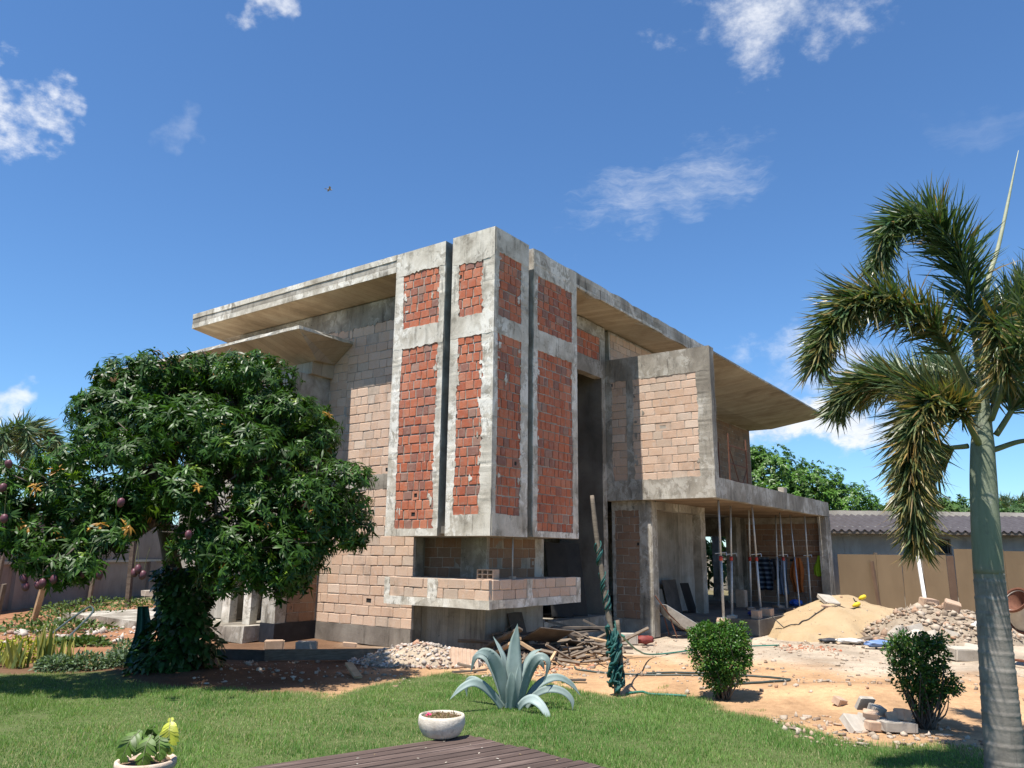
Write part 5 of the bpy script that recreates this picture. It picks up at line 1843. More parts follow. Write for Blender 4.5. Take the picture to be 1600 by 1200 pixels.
# round pieces: barrel, concrete pipe
m = MB()
m.lathe([(0.001, -.32), (.24, -.32), (.26, -.28), (.26, .28), (.24, .32), (.001, .32)], 24)
m.xform(Matrix.Translation((11.45, 19.7, .28)) @ Matrix.Rotation(1.2, 4, 'Z') @ Matrix.Rotation(1.5708, 4, 'Y'))
m.top('barrel', plain('white_plastic', (0.50, 0.47, 0.42), (0.66, 0.63, 0.58), 5, .6), 'dirty white barrel lying left of the palm trunk', 'barrel', smooth=True)
block('concrete_lump', C_SLAB, (9.35, 16.75, -.02), (.62, .36, .24), (.1, .05, .2), 'big pale concrete lump on the ground left of the palm trunk', 'lump')
block('concrete_lump', C_SLAB, (10.0, 17.4, -.02), (.5, .4, .2), (.1, -.1, 1.0), 'second pale concrete lump close behind the big one', 'lump')


def sack(name, mat, loc, dim, rot, label, seed):
    rg_ = np.random.default_rng(seed)
    V, F = [], []
    nu, nv = 18, 12
    for j in range(nv + 1):
        t = math.pi * j / nv
        for i in range(nu):
            a = 2 * math.pi * i / nu
            rr = math.sin(t) ** .6
            w = 1 + .12 * math.sin(3 * a + 5 * t + seed) + .08 * math.sin(7 * a + 3 * t)
            V.append((dim[0] * math.cos(t) * w, dim[1] * rr * math.cos(a) * w, dim[2] * (.8 + rr * math.sin(a) * .8 * w)))
    for j in range(nv):
        for i in range(nu):
            i2 = (i + 1) % nu
            F.append([j * nu + i, j * nu + i2, (j + 1) * nu + i2, (j + 1) * nu + i])
    o = add(name, make_mesh(name, V, F, mat, True), None, loc, rot)
    tag(o, label, 'sack')


sack('cement_sack', plain('blue_plastic', (0.10, 0.17, 0.32), (0.19, 0.27, 0.46), 5, .45), (8.55, 18.65, 0), (.34, .16, .10), (0, 0, .1), 'crumpled blue plastic sack in front of the rubble heap', 2)
sack('cement_sack', plain('white_sack', (0.48, 0.46, 0.43), (0.64, 0.62, 0.59), 5, .6), (8.2, 19.5, 0), (.28, .16, .07), (0, 0, -.2), 'crumpled white sack left of the blue one', 3)
sack('cement_sack', plain('black_sack', (0.03, 0.03, 0.035), (0.07, 0.07, 0.075), 5, .5), (7.75, 19.65, 0), (.22, .14, .06), (0, 0, .3), 'small black sack beside the white one', 4)
sack('scrap_bag', RED_PAINT, (10.9, 19.4, .02), (.16, .12, .08), (0, 0, .3), 'small red plastic bag below the rubble heap', 5)

# ------------------------------------------------------------------ timber pile
def plank(name, mat, a, b, w, th, label, cat, group=None, roll=0.0):
    a, b = Vector(a), Vector(b)
    ax = b - a
    L = ax.length
    q = ax.to_track_quat('X', 'Z').to_matrix().to_4x4() @ Matrix.Rotation(roll, 4, 'X')
    m_ = MB()
    n_ = 4
    V, F = [], []
    for i in range(n_ + 1):
        x = L * i / n_
        wob = rng.normal(0, .004)
        for y, z in ((-w / 2, -th / 2), (w / 2, -th / 2), (w / 2, th / 2), (-w / 2, th / 2)):
            V.append((x + (rng.normal(0, .008) if i in (0, n_) else 0), y + wob, z + wob * .6))
    for i in range(n_):
        for k in range(4):
            k2 = (k + 1) % 4
            F.append([4 * i + k, 4 * i + k2, 4 * i + 4 + k2, 4 * i + 4 + k])
    F += [[3, 2, 1, 0], [4 * n_ + k for k in range(4)]]
    m_.poly(V, F)
    o = m_.build(name, mat)
    o.matrix_world = Matrix.Translation(a) @ q
    return tag(o, label, cat, group)


TG = 'planks heaped in the timber pile'
plank('plank', WOOD_FRESH, (.12, 15.45, .42), (.76, 15.30, .06), .10, .05, 'pale-ended plank sticking out of the front of the timber pile', 'plank')
plank('plank', WOOD_OLD, (.22, 15.55, .60), (-.52, 15.95, .16), .13, .04, 'long plank leaning on the left end of the timber pile', 'plank', roll=.5)
plank('plank', WOOD_FRESH, (.2, 15.4, .45), (-.42, 15.7, .04), .10, .045, 'short pale plank leaning below the long one at the left end', 'plank', roll=.4)
for (a, b, w, th, rl, mt), GL in zip([((1.05, 16.2, .52), (1.50, 16.7, .22), .11, .05, .2, WOOD_OLD), ((.8, 17.2, .62), (1.55, 17.5, .42), .16, .04, .1, WOOD_OLD),
                            ((1.6, 17.6, .62), (2.35, 17.4, .28), .2, .04, -.1, WOOD_DARK), ((1.35, 16.7, .30), (2.05, 16.8, .06), .11, .05, .1, WOOD_OLD),
                            ((.1, 16.1, .10), (1.6, 16.35, .10), .24, .06, 0, WOOD_OLD), ((.2, 16.3, .19), (1.7, 16.55, .17), .2, .05, .1, WOOD_DARK),
                            ((.15, 15.75, .22), (.72, 16.5, .22), .12, .05, 0, WOOD_OLD), ((.8, 16.4, .26), (1.7, 16.9, .32), .16, .04, .15, WOOD_OLD),
                            ((1.2, 16.8, .40), (2.15, 17.0, .22), .14, .04, -.1, WOOD_OLD), ((1.5, 16.9, .34), (2.2, 16.7, .22), .1, .05, .2, WOOD_FRESH),
                            ((.9, 16.2, .05), (1.6, 16.0, .04), .1, .04, 0, WOOD_OLD), ((.5, 16.6, .33), (1.9, 17.2, .46), .22, .03, .1, WOOD_DARK),
                            ((.9, 17.0, .5), (2.2, 17.2, .5), .18, .04, .0, WOOD_DARK), ((.0, 16.5, .30), (1.1, 17.5, .45), .2, .04, .2, WOOD_DARK),
                            ((1.7, 17.0, .12), (2.6, 17.1, .1), .16, .05, 0, WOOD_DARK), ((1.1, 15.9, .06), (1.9, 16.4, .05), .1, .04, 0, WOOD_FRESH),
                            ((-.1, 16.2, .22), (.9, 16.0, .2), .18, .04, .3, WOOD_DARK), ((.4, 15.9, .05), (1.2, 15.7, .04), .13, .04, 0, WOOD_OLD)],
                           ['narrow plank slanting down right of the broad plywood sheet', 'wide plank high at the back of the timber pile', 'dark wide board at the top right of the timber pile',
                            'narrow plank slanting down to the right foot of the timber pile', 'long thick board lying flat along the foot of the timber pile', 'dark board lying on the long thick one at the foot',
                            'short plank wedged under the left edge of the broad plywood sheet', 'plank lying just behind the broad plywood sheet', 'plank pointing at the wrapped pole in the timber pile',
                            'pale plank at the right end of the timber pile', 'thin board on the ground before the right half of the pile', 'wide dark board in the middle of the timber pile',
                            'dark level board at the back right of the timber pile', 'dark board leaning at the back left of the timber pile', 'dark board lying furthest right under the pile',
                            'pale thin board on the ground below the right end of the pile', 'dark tilted board at the left end of the timber pile', 'plank lying flat on the ground in front of the timber pile']):
    plank('plank', mt, a, b, w, th, GL, 'plank', TG, rl)
plank('plank', WOOD_FRESH, (.88, 15.25, .22), (.66, 14.5, .03), .045, .045, 'thin pale stick leaning in front of the timber pile', 'stick')
plank('plank', WOOD_FRESH, (1.70, 15.95, .03), (2.02, 16.5, .06), .10, .04, 'short pale offcut at the right foot of the timber pile', 'offcut')
plank('plank', WOOD_OLD, (-.92, 14.6, .08), (-.62, 14.45, .03), .08, .04, 'short plank lying in front of the tilted hollow clay slab', 'plank')
plank('plank', WOOD_OLD, (-.95, 13.95, .03), (-.40, 14.25, .03), .07, .03, 'thin batten lying on the lawn edge behind the agave', 'batten')
plank('plank', WOOD_DARK, (.84, 13.25, .03), (1.25, 13.22, .03), .09, .03, 'flat dark offcut on the sand left of the wrapped pole', 'offcut')
plank('plywood_sheet', WOOD_DARK, (.42, 15.75, .50), (1.10, 16.25, .40), .62, .018, 'broad dark plywood sheet lying on top of the timber pile', 'plywood', roll=-.45)
plank('plywood_sheet', WOOD_DARK, (.05, 17.02, .40), (.36, 17.46, .40), .80, .02, 'small dark board leaning upright against the hearth block', 'board', roll=1.25)
plank('plywood_sheet', WOOD_DARK, (1.15, 16.35, .28), (1.75, 16.6, .20), .4, .02, 'bent grey sheet at the right of the broad plywood sheet', 'sheet', roll=-.3)
rg = np.random.default_rng(88)
m = MB()
for k in range(120):
    x, y = rg.uniform(-.4, 2.3), rg.uniform(15.2, 17.4)
    z = .02 + max(0, .45 - .25 * abs(y - 16.5)) * rg.random()
    a, e, l = rg.uniform(0, 6.28), rg.normal(0, .25), rg.uniform(.15, .75)
    v = Vector((math.cos(a) * math.cos(e), math.sin(a) * math.cos(e), math.sin(e))) * l
    m.tube([(x, y, max(.02, z)), (x + v.x, y + v.y, max(.02, z + v.z))], rg.uniform(.012, .04), 4)
so = m.top('timber_scraps', WOOD_OLD, 'tangle of small timber scraps between the planks of the pile', 'scraps')
so['kind'] = 'stuff'
# hollow clay slab tilted up: ribs as real ridges
hb = MB()
hb.box(-.26, .26, -.19, .19, 0, .14)
for k in range(7):
    hb.box(-.24 + k * .075, -.20 + k * .075, -.19, .19, .138, .152)
hs = hb.build('hollow_slab', BLOCK_T)
hs.location, hs.rotation_euler = (-.86, 15.05, .05), (.95, .15, .35)
tag(hs, 'ribbed brown hollow clay slab tilted up beside the timber pile', 'clay slab')
# trench boards and blocks at the foot of the left wall
plank('formwork_board', WOOD_OLD, (-4.6, 15.3, .10), (-2.2, 15.75, .10), .05, .2, 'long formwork board lying below the left wall', 'board')
plank('formwork_board', WOOD_DARK, (-6.4, 15.6, .08), (-4.6, 15.4, .08), .05, .2, 'dark formwork board in the shade right of the mango trunk', 'board')
plank('plank', WOOD_FRESH, (-2.75, 14.0, .14), (-2.45, 13.3, .02), .13, .04, 'short brown plank lying at the left end of the pink rubble', 'plank')
block('clay_block_loose', BLOCK_T, (-4.9, 16.9, .0), (.40, .2, .2), (0, 0, .3), 'loose tan block in front of the left wing corner', 'block')
block('concrete_block', PAVER, (-4.15, 16.6, .02), (.42, .2, .2), (0, 0, .1), 'loose grey hollow block in front of the left wall', 'block')
block('clay_block_loose', BLOCK_T, (-3.4, 17.25, .05), (.3, .15, .08), (0, .1, .2), 'small brick lying on edge beside the left wall plinth', 'brick')

# ------------------------------------------------------------------ wrapped pole, hoses, cables
pole = thing('wrapped_pole', 'leaning weathered wooden pole wrapped in green netting', 'pole', (1.61, 12.11, 0))
pp = smooth_path([(0, 0, -.1), (-.05, .02, .7), (-.13, .05, 1.25), (-.22, .08, 1.9), (-.28, .09, 2.35), (-.335, .1, 2.92)], 24)
MB().tube(pp, np.interp(np.linspace(0, 1, 24), [0, 1], [.046, .034]) * (1 + rng.normal(0, .05, 24)), 9).build('shaft', WOOD_OLD, pole, True)
pp2 = smooth_path([(.07, .02, .3), (.05, .03, .75), (.02, .04, 1.05)], 8)
MB().tube(pp2, .03, 7).build('stub', WOOD_OLD, pole, True)
rg = np.random.default_rng(83)
m = MB()
for k in range(46):
    z0 = rg.uniform(.02, .72)
    a0 = rg.uniform(0, 6.28)
    pts = []
    for q in range(7):
        z = z0 + q * rg.uniform(.02, .07)
        a = a0 + q * .55
        c = np.array([np.interp(z, pp[:, 2], pp[:, 0]), np.interp(z, pp[:, 2], pp[:, 1])])
        r = .075 + .035 * math.sin(z * 9 + k) + rg.uniform(-.01, .02) + .05 * max(0, .35 - z)
        pts.append((c[0] + math.cos(a) * r, c[1] + math.sin(a) * r, z))
    m.tube(smooth_path(pts, 12), rg.uniform(.010, .026), 5)
for k in range(14):
    z0 = rg.uniform(1.15, 2.1)
    a0 = rg.uniform(0, 6.28)
    pts = []
    for q in range(5):
        z = z0 + q * .05
        a = a0 + q * .7
        c = np.array([np.interp(z, pp[:, 2], pp[:, 0]), np.interp(z, pp[:, 2], pp[:, 1])])
        pts.append((c[0] + math.cos(a) * .055, c[1] + math.sin(a) * .055, z))
    m.tube(smooth_path(pts, 9), rg.uniform(.009, .02), 5)
m.build('netting', GREEN_SHEET, pole, True)
HOSE = plain('green_hose', (0.02, 0.12, 0.09), (0.04, 0.19, 0.14), 6, .5)
HOSE_D = plain('dark_hose', (0.035, 0.05, 0.045), (0.07, 0.09, 0.08), 6, .5)
CABLE = plain('black_cable', (0.02, 0.02, 0.02), (0.05, 0.05, 0.05), 6, .5)


def hose(name, pts, r, mat, label, cat):
    path = smooth_path(pts, 60)
    g_ = ground_h(path[:, 0], path[:, 1])
    path[:, 2] = np.maximum(path[:, 2], g_ + r)
    MB().tube(path, r, 7).top(name, mat, label, cat, smooth=True)


hose('garden_hose', [(1.75, 12.3, .8), (1.8, 12.9, .75), (2.3, 14.5, .35), (3.0, 16.5, .05), (4.6, 18.2, 0), (6.3, 18.9, 0)], .016, HOSE, 'green hose running from the wrapped pole towards the porch', 'hose')
hose('garden_hose', [(1.2, 14.9, 0), (1.25, 14.5, 0), (1.7, 14.2, 0), (2.6, 13.9, 0), (3.4, 13.8, 0)], .016, HOSE_D, 'dark hose lying on the sand behind the wrapped pole', 'hose')
hose('garden_hose', [(2.4, 14.2, 0), (3.1, 14.35, 0), (3.8, 14.25, 0), (4.35, 13.95, 0), (4.6, 13.55, 0), (4.5, 13.15, 0), (4.1, 12.85, 0), (3.5, 12.7, 0), (3.1, 12.7, 0)], .018, HOSE_D, 'dark hose looping on the sand behind the boxy shrub', 'hose')
hose('garden_hose', [(1.75, 12.2, 0), (2.0, 12.35, 0), (2.1, 12.15, 0), (2.35, 12.1, 0), (2.6, 12.0, 0)], .018, HOSE, 'green hose end coiled at the foot of the wrapped pole', 'hose')
hose('garden_hose', [(-10.4, 18.3, .1), (-11.0, 20.2, .3), (-11.3, 21.6, .5), (-10.9, 21.0, .4), (-10.3, 19.3, .2), (-9.8, 18.0, .1)], .025, HOSE_D, 'dark green hose looped on the slab beyond the left bed', 'hose')
cab = smooth_path([(7.0, 21.4, .45), (7.3, 20.9, .1), (7.8, 21.2, .1), (8.9, 21.75, .36), (9.5, 22.0, .48), (9.75, 22.35, .60), (9.85, 22.9, .82)], 60)
cab[:, 2] = np.maximum(cab[:, 2], HF['sand9'](cab[:, 0], cab[:, 1]) + .025)
MB().tube(cab, .014, 6).top('power_cable', CABLE, 'dark cable running up the sand heap', 'cable', smooth=True)
YEL = plain('yellow_plastic', (0.62, 0.45, 0.02), (0.75, 0.56, 0.04), 6, .5)
for i, (x, y, lab) in enumerate([(9.55, 22.05, 'yellow plug on the cable half way up the sand heap'), (10.15, 23.0, 'yellow plug on the crest of the sand heap')]):
    z = float(HF['sand9'](np.array([x]), np.array([y]))[0])
    m = MB()
    m.lathe([(0.001, -.11), (.03, -.11), (.04, -.06), (.06, -.04), (.06, .07), (.04, .11), (.001, .11)], 14)
    m.xform(Matrix.Translation((x, y, z + .08)) @ Matrix.Rotation(1.2, 4, 'Y'))
    m.top('cable_plug', YEL, lab, 'plug', smooth=True)
block('loose_brick', BLOCK_T, (8.55, 21.6, float(HF['sand9'](np.array([8.55]), np.array([21.6]))[0])), (.30, .10, .06), (.2, .1, .2), 'small brick lying under the cable on the sand heap', 'brick')

# ------------------------------------------------------------------ things on and under the porch
def hp(t, s, z=0.0):
    p = VT * t + US * s
    return (p.x, p.y, z)


ORD = ['first', 'second', 'third', 'fourth', 'fifth', 'sixth', 'seventh', 'eighth']
props = [((19.30, 7.34), (19.5, 7.42), 1, 1), ((21.55, 7.85), (21.0, 7.75), 1, 1), ((23.9, 8.13), (24.7, 8.5), 1, 0), ((22.2, 7.45), (22.3, 7.4), 1, 1),
         ((27.5, 8.42), (26.5, 8.2), 0, 0), ((25.8, 7.76), (24.9, 7.45), 1, 1), ((27.0, 7.78), (25.2, 7.15), 0, 0), ((27.9, 7.55), (27.8, 7.52), 0, 1)]
for i, ((t1, s1), (t0, s0), band, handle) in enumerate(props):
    zb = .50 if i == 0 else .47
    b0 = Vector(hp(t0, s0, zb))
    b1 = Vector(hp(t1, s1, 3.418))
    o = thing('steel_prop', f'{ORD[i]} steel prop from the left holding up the porch slab', 'prop', tuple(b0), 0, 'steel props under the porch slab')
    up = b1 - b0
    mid = up * .52
    thin = i == 6
    r0, r1 = (.022, .018) if thin else (.034, .027)
    MB().tube([(0, 0, 0), tuple(mid)], r0, 10).build('outer_tube', STEEL, o, True)
    MB().tube([tuple(mid * .98), tuple(up)], r1, 10).build('inner_tube', STEEL, o, True)
    m = MB()
    m.box(-.07, .07, -.07, .07, 0, .01)
    m.build('base_plate', STEEL, o)
    if band:
        MB().tube([tuple(mid * .93), tuple(mid * 1.0)], .045, 10).build('collar', RED_PAINT, o, True)
    if handle:
        c = mid * 1.04
        m = MB()
        m.tube([tuple(c + Vector((-.14, 0, 0))), tuple(c + Vector((.14, 0, .03)))], .012, 6)
        m.tube([tuple(c + Vector((.14, 0, .03))), tuple(c + Vector((.14, -.03, -.05)))], .012, 6)
        m.build('handle', STEEL, o)
    if i != 6:
        block('packing_block', (BLOCK_T, PAVER)[i % 2], hp(t0, s0, .0 if i == 0 else .40), (.40, .24, (zb if i == 0 else zb - .40) - .002), (0, 0, HA + .2 * i), f'block under the foot of the {ORD[i]} steel prop', 'block', 'blocks under the steel props')
block('clay_block_loose', BLOCK_T, hp(21.2, 7.15, .402), (.34, .2, .22), (0, 0, HA), 'tan block at the front edge of the porch floor by the second prop', 'block')
block('clay_block_loose', BLOCK_T, hp(22.2, 7.2, .402), (.5, .3, .22), (0, 0, HA + .1), 'large tan block on the porch floor in front of the fourth prop', 'block')
block('clay_block_loose', BLOCK_T, hp(25.6, 9.1, .402), (.3, .3, .55), (0, 0, HA), 'tall block standing on the porch floor under the striped shirt', 'block')
block('plank_stack', WOOD_OLD, hp(25.0, 7.4, .402), (1.6, .3, .09), (0, 0, HA), 'flat plank lying along the porch floor edge', 'plank')
sack('blue_bag', plain('bright_blue_plastic', (0.02, 0.07, 0.30), (0.03, 0.12, 0.42), 5, .4), hp(27.4, 7.9, .40), (.26, .2, .14), (0, 0, HA), 'bright blue bag on the porch floor near the column', 7)
sack('blue_bag', plain('navy_plastic', (0.015, 0.03, 0.16), (0.03, 0.06, 0.25), 5, .4), hp(22.0, 7.5, .40), (.2, .14, .1), (0, 0, HA), 'small navy bag on the porch floor by the fourth prop', 8)
# clothes on the end wall, colours toned down for the porch shade
CL_Y = plain('lime_cloth', (0.24, 0.42, 0.015), (0.32, 0.52, 0.03), 6, .7)
CL_O = plain('orange_cloth', (0.30, 0.08, 0.02), (0.38, 0.13, 0.035), 6, .8)
CL_B = plain('faded_blue_cloth', (0.10, 0.13, 0.19), (0.16, 0.20, 0.28), 6, .8)
CL_K = plain('dark_cloth', (0.02, 0.022, 0.03), (0.05, 0.05, 0.06), 6, .85)


def stripes():
    def fn(g, b, out):
        z = g.n('ShaderNodeSeparateXYZ')
        g.set(z.inputs[0], coords(g))
        w = g.math('FRACT', g.math('DIVIDE', z.outputs[2], .17))
        return g.mix(g.step(w, .55, .62), (0.012, 0.02, 0.045), (0.11, 0.15, 0.20))
    return material('striped_cloth', fn, .85, .2)


CL_S = stripes()
shirt = lambda t: (.55 if t < .06 else 1.0 if t < .35 else .78)
RW = HA + math.pi / 2
draped('striped_shirt', CL_S, hp(28.9, 9.33, 2.0), .62, 1.15, 'navy and pale blue striped shirt hanging on the porch end wall', 'shirt', RW, 2, .05, shirt, seed=11)
draped('dark_jacket', CL_K, hp(28.9, 8.95, 1.95), .42, .75, 'black jacket hanging right of the striped shirt', 'jacket', RW, 2, .05, shirt, seed=12)
draped('blue_trousers', CL_B, hp(28.9, 8.72, 1.95), .36, 1.25, 'faded blue trousers hanging behind the sixth prop', 'trousers', RW, 3, .05, seed=13)
draped('orange_shirt', CL_O, hp(28.9, 8.2, 2.0), .50, 1.2, 'orange shirt hanging behind the seventh prop', 'shirt', RW, 2, .07, lambda t: .4 + .6 * math.sin(min(1, t * 1.3) * 2.6), seed=14)
draped('lime_vest', CL_Y, hp(28.9, 7.44, 2.08), .34, .70, 'lime yellow safety vest hanging beside the porch column', 'vest', RW, 2, .05, lambda t: .35 + .65 * min(1, t * 1.6), seed=15)
MB().tube([hp(28.93, 7.36, 2.08), hp(28.93, 9.9, 2.06)], .016, 6).top('clothes_rail', RUST, 'thin rail fixed along the porch end wall', 'rail')
draped('teal_cloth', plain('teal_cloth', (0.02, 0.14, 0.11), (0.03, 0.22, 0.17), 6, .8), hp(24.1, 9.95, 2.15), .34, .42, 'small teal cloth hanging on the column beside the dark doorway', 'cloth', RW, 1, .04, shirt, seed=16)

# wheelbarrow parked upright-ish beside the door frame
wbar = thing('wheelbarrow', 'grey wheelbarrow tipped against the door frame under the porch', 'wheelbarrow', (4.32, 20.55, .0), .2)
m = MB()
top_ = [(-.45, -.33, .80), (.42, -.33, .30), (.42, .33, .30), (-.45, .33, .80)]
bot_ = [(-.34, -.2, .50), (.14, -.2, .17), (.14, .2, .17), (-.34, .2, .50)]
m.poly(top_ + bot_, [(0, 4, 5, 1), (1, 5, 6, 2), (2, 6, 7, 3), (3, 7, 4, 0), (4, 7, 6, 5)])
tr = m.build('tray', STEEL, wbar)
md = tr.modifiers.new('thick', 'SOLIDIFY')
md.thickness = .012
for s_ in (-1, 1):
    MB().tube([(-.72, s_ * .27, 1.02), (-.35, s_ * .24, .56), (.15, s_ * .16, .16), (.50, s_ * .05, .14)], .018, 7).build('handle', RUST, wbar)
    MB().tube([(-.30, s_ * .2, .45), (-.16, s_ * .24, .02)], .016, 6).build('leg', RUST, wbar)
m = MB()
for q in range(20):
    a = q * 2 * math.pi / 20
m.lathe([(.10, -.03), (.16, -.045), (.185, 0), (.16, .045), (.10, .03), (.10, -.03)], 22)
m.xform(Matrix.Translation((.52, 0, .185)) @ Matrix.Rotation(math.pi / 2, 4, 'X'))
m.build('wheel', DARK, wbar, True)
sack('red_bag', plain('dull_red_cloth', (0.16, 0.02, 0.025), (0.24, 0.035, 0.04), 5, .7), (4.95, 20.75, 0), (.32, .2, .16), (0, 0, .2), 'dull red sack beside the wheelbarrow', 9)
for i, (t, s, w, h, rl, lab) in enumerate([(21.2, 9.55, .9, .95, .2, 'dark board leaning against the porch back wall behind the wheelbarrow'), (22.1, 9.45, .6, .85, .28, 'narrow black board leaning beside the door frame'),
                                           (20.5, 9.6, .8, .7, .22, 'low grey board leaning at the back of the porch')]):
    a, b = hp(t - w / 2, s, .40 + h / 2), hp(t + w / 2, s, .40 + h / 2)
    plank('leaning_board', (WOOD_DARK, DARK, C_PORCH)[i], a, b, h, .02, lab, 'board', roll=math.pi / 2 - rl)
block('tool_box', PAVER, (2.75, 18.75, 0), (.42, .22, .24), (0, 0, .1), 'grey hollow block on the ground by the porch side wall', 'block')
sack('scrap_bag', plain('dull_red_plastic', (0.14, 0.025, 0.02), (0.22, 0.05, 0.04), 6, .6), (3.15, 18.8, 0), (.2, .12, .12), (0, 0, .3), 'small dull red bag beside the grey hollow block', 12)
# dark sheets leaning inside the slot
for i, (t, lab) in enumerate([(16.6, 'black sheet leaning inside the tall slot opening'), (17.3, 'second dark sheet leaning inside the tall slot nearer the fin wall')]):
    plank('leaning_sheet', DARK, hp(t, 10.35, .52), hp(t + .25, 10.75, 2.3), .7, .02, lab, 'sheet', roll=.3)
rod = thing('steel_rod', 'thin steel rod standing on the hearth ledge under the tower', 'rod', hp(13.0, 9.3, 1.52))
MB().tube([(0, 0, 0), (.005, 0, .825)], .014, 8).build('shaft', STEEL, rod, True)
m = MB()
m.box(-.06, .06, -.05, .05, 0, .05)
m.build('foot', BLOCK_T, rod, rot=(0, 0, HA))
hbk = MB()
for z in (0, .085, .17):
    hbk.box(-.2, .2, -.10, .10, z, z + .02)
for x in (-.2, -.07, .06, .18):
    hbk.box(x, x + .02, -.10, .10, .0205, .0845)
    hbk.box(x, x + .02, -.10, .10, .1055, .1695)
ho = hbk.build('hollow_brick', BLOCK_T)
ho.location, ho.rotation_euler = hp(12.35, 9.42, 1.522), (0, 0, HA + math.pi / 2)
tag(ho, 'open hollow brick lying on the corner of the hearth ledge', 'brick')
# scaffold on the balcony and a block on its beam
sca = thing('scaffold_frame', 'rusty scaffold frame standing on the balcony behind the beam', 'scaffold', hp(22.6, 8.2, 3.70), HA)
for k, (x, y) in enumerate(((0, 0), (1.55, 0), (0, .9), (1.55, .9))):
    MB().tube([(x, y, 0), (x, y, 1.95)], .024, 7).build('standard', RUST, sca)
for z in (.55, 1.05, 1.6):
    MB().tube([(0, 0, z), (1.55, 0, z)], .018, 6).build('ledger', RUST, sca)
MB().tube([(0, 0, 1.6), (.8, 0, .5), (1.1, 0, .1)], .015, 6).build('brace', RUST, sca)
MB().tube([(1.55, 0, 1.0), (.7, 0, .1)], .015, 6).build('brace', RUST, sca)
m = MB()
m.box(-.2, 1.7, .05, .6, .50, .54)
m.build('board', WOOD_OLD, sca)
block('parapet_block', PAVER, hp(24.2, 7.15, 3.93), (.34, .18, .16), (0, 0, HA), 'single block standing on the balcony beam', 'block')

# ------------------------------------------------------------------ right side: hoarding, shed, mixer
HOARD = plain('brown_hoarding', (0.16, 0.108, 0.06), (0.20, 0.138, 0.078), 1.2, .75, .3, bumpd=.002, stretch=(1, 1, .3))
HOARD_D = plain('dark_brown_board', (0.10, 0.06, 0.04), (0.14, 0.09, 0.06), 2, .8, .2)
hoard = thing('hoarding', 'tall brown board hoarding behind the sand and rubble heaps', 'fence', (15.5, 28.0, 0))
for i, (x0, x1, z1, tone) in enumerate([(11.6, 12.95, 2.13, 0), (12.97, 13.85, 2.13, 0), (13.87, 14.45, 2.14, 0), (14.62, 15.45, 2.14, 0), (15.47, 15.72, 2.12, 1), (15.74, 16.6, 2.36, 0),
                                        (16.62, 17.5, 2.36, 0), (17.52, 18.4, 2.30, 0), (18.42, 19.3, 2.36, 0), (19.32, 20.4, 2.36, 0), (20.42, 21.6, 2.36, 0), (21.62, 22.8, 2.36, 0)]):
    m = MB()
    dy = rng.uniform(-.03, .03)
    m.rough(x0 - 15.5, x1 - 15.5, dy, dy + .02, -.05, z1, .5, .003)
    m.build('panel', HOARD_D if tone else HOARD, hoard)
for x in (13.0, 14.55, 16.6, 18.4, 20.4):
    m = MB()
    m.box(x - 15.5 - .05, x - 15.5 + .05, .06, .15, 0, 2.2)
    m.build('post', WOOD_OLD, hoard)
SHEDW = concrete('shed_plaster', (0.24, 0.225, 0.195), (0.36, 0.34, 0.30), (0.45, 0.43, 0.385), .35, holes=0, patch=.6)
TILE = plain('grey_roof_sheet', (0.055, 0.048, 0.052), (0.085, 0.077, 0.083), 3, .7, .3)
shed = thing('shed', 'long low grey shed with corrugated roof behind the hoarding', 'shed', (17.5, 30.0, 0))
m = MB()
wx0, wx1, wz0, wz1 = 16.27 - 17.5, 16.72 - 17.5, 2.22, 2.70
m.box(-5.6, wx0, 0, .2, 0, 3.2)
m.box(wx1, 6.5, 0, .2, 0, 3.2)
m.box(wx0, wx1, 0, .2, 0, wz0)
m.box(wx0, wx1, 0, .2, wz1, 3.2)
m.build('wall', SHEDW, shed)
m = MB()
m.box(wx0, wx1, .15, .19, wz0, wz1)
pane = m.build('window', DARK, shed)
m = MB()
for b_ in ((wx0 - .06, wx0, wz0 - .06, wz1 + .06), (wx1, wx1 + .06, wz0 - .06, wz1 + .06), (wx0, wx1, wz0 - .06, wz0), (wx0, wx1, wz1, wz1 + .06)):
    m.box(b_[0], b_[1], -.03, .05, b_[2], b_[3])
m.build('frame', WOOD_OLD, pane)
V, F = [], []
nx = 260
for i in range(nx + 1):
    x = -5.8 + 12.5 * i / nx
    h = .045 * math.sin(i * math.pi / 3)
    for y, z in ((-.75, 3.02), (2.28, 3.74)):
        V.append((x, y, z + h))
for i in range(nx):
    F.append([2 * i, 2 * i + 2, 2 * i + 3, 2 * i + 1])
rf = add('roof', make_mesh('roof', V, F, TILE), shed)
md = rf.modifiers.new('thick', 'SOLIDIFY')
md.thickness = .02
m = MB()
m.box(-5.75, 6.6, -.72, -.66, 2.90, 3.00)
m.build('eave_board', WOOD_OLD, rf)
m = MB()
m.rough(-5.6, 6.6, 2.3, 2.5, 0, 3.92, .6, .008)
m.build('parapet', C_SLAB, shed)
plank('white_post', plain('white_paint', (0.62, 0.61, 0.58), (0.75, 0.74, 0.71), 6, .6), (14.2, 27.6, 3.0), (14.05, 27.0, -.05), .11, .09, 'white post leaning under the shed eave left of the palm', 'post')
plank('white_post', MATS['white_paint'], (19.0, 28.6, 3.0), (18.6, 27.2, -.05), .12, .09, 'white post leaning under the shed eave right of the palm', 'post')
plank('timber_post', WOOD_OLD, (15.15, 29.2, 2.95), (14.7, 27.9, .0), .10, .09, 'brown timber post holding the shed eave between the white posts', 'post')
plank('timber_post', HOARD_D, (12.75, 27.9, 1.9), (12.85, 27.75, -.05), .09, .09, 'dark timber stake in front of the hoarding near the porch', 'stake')

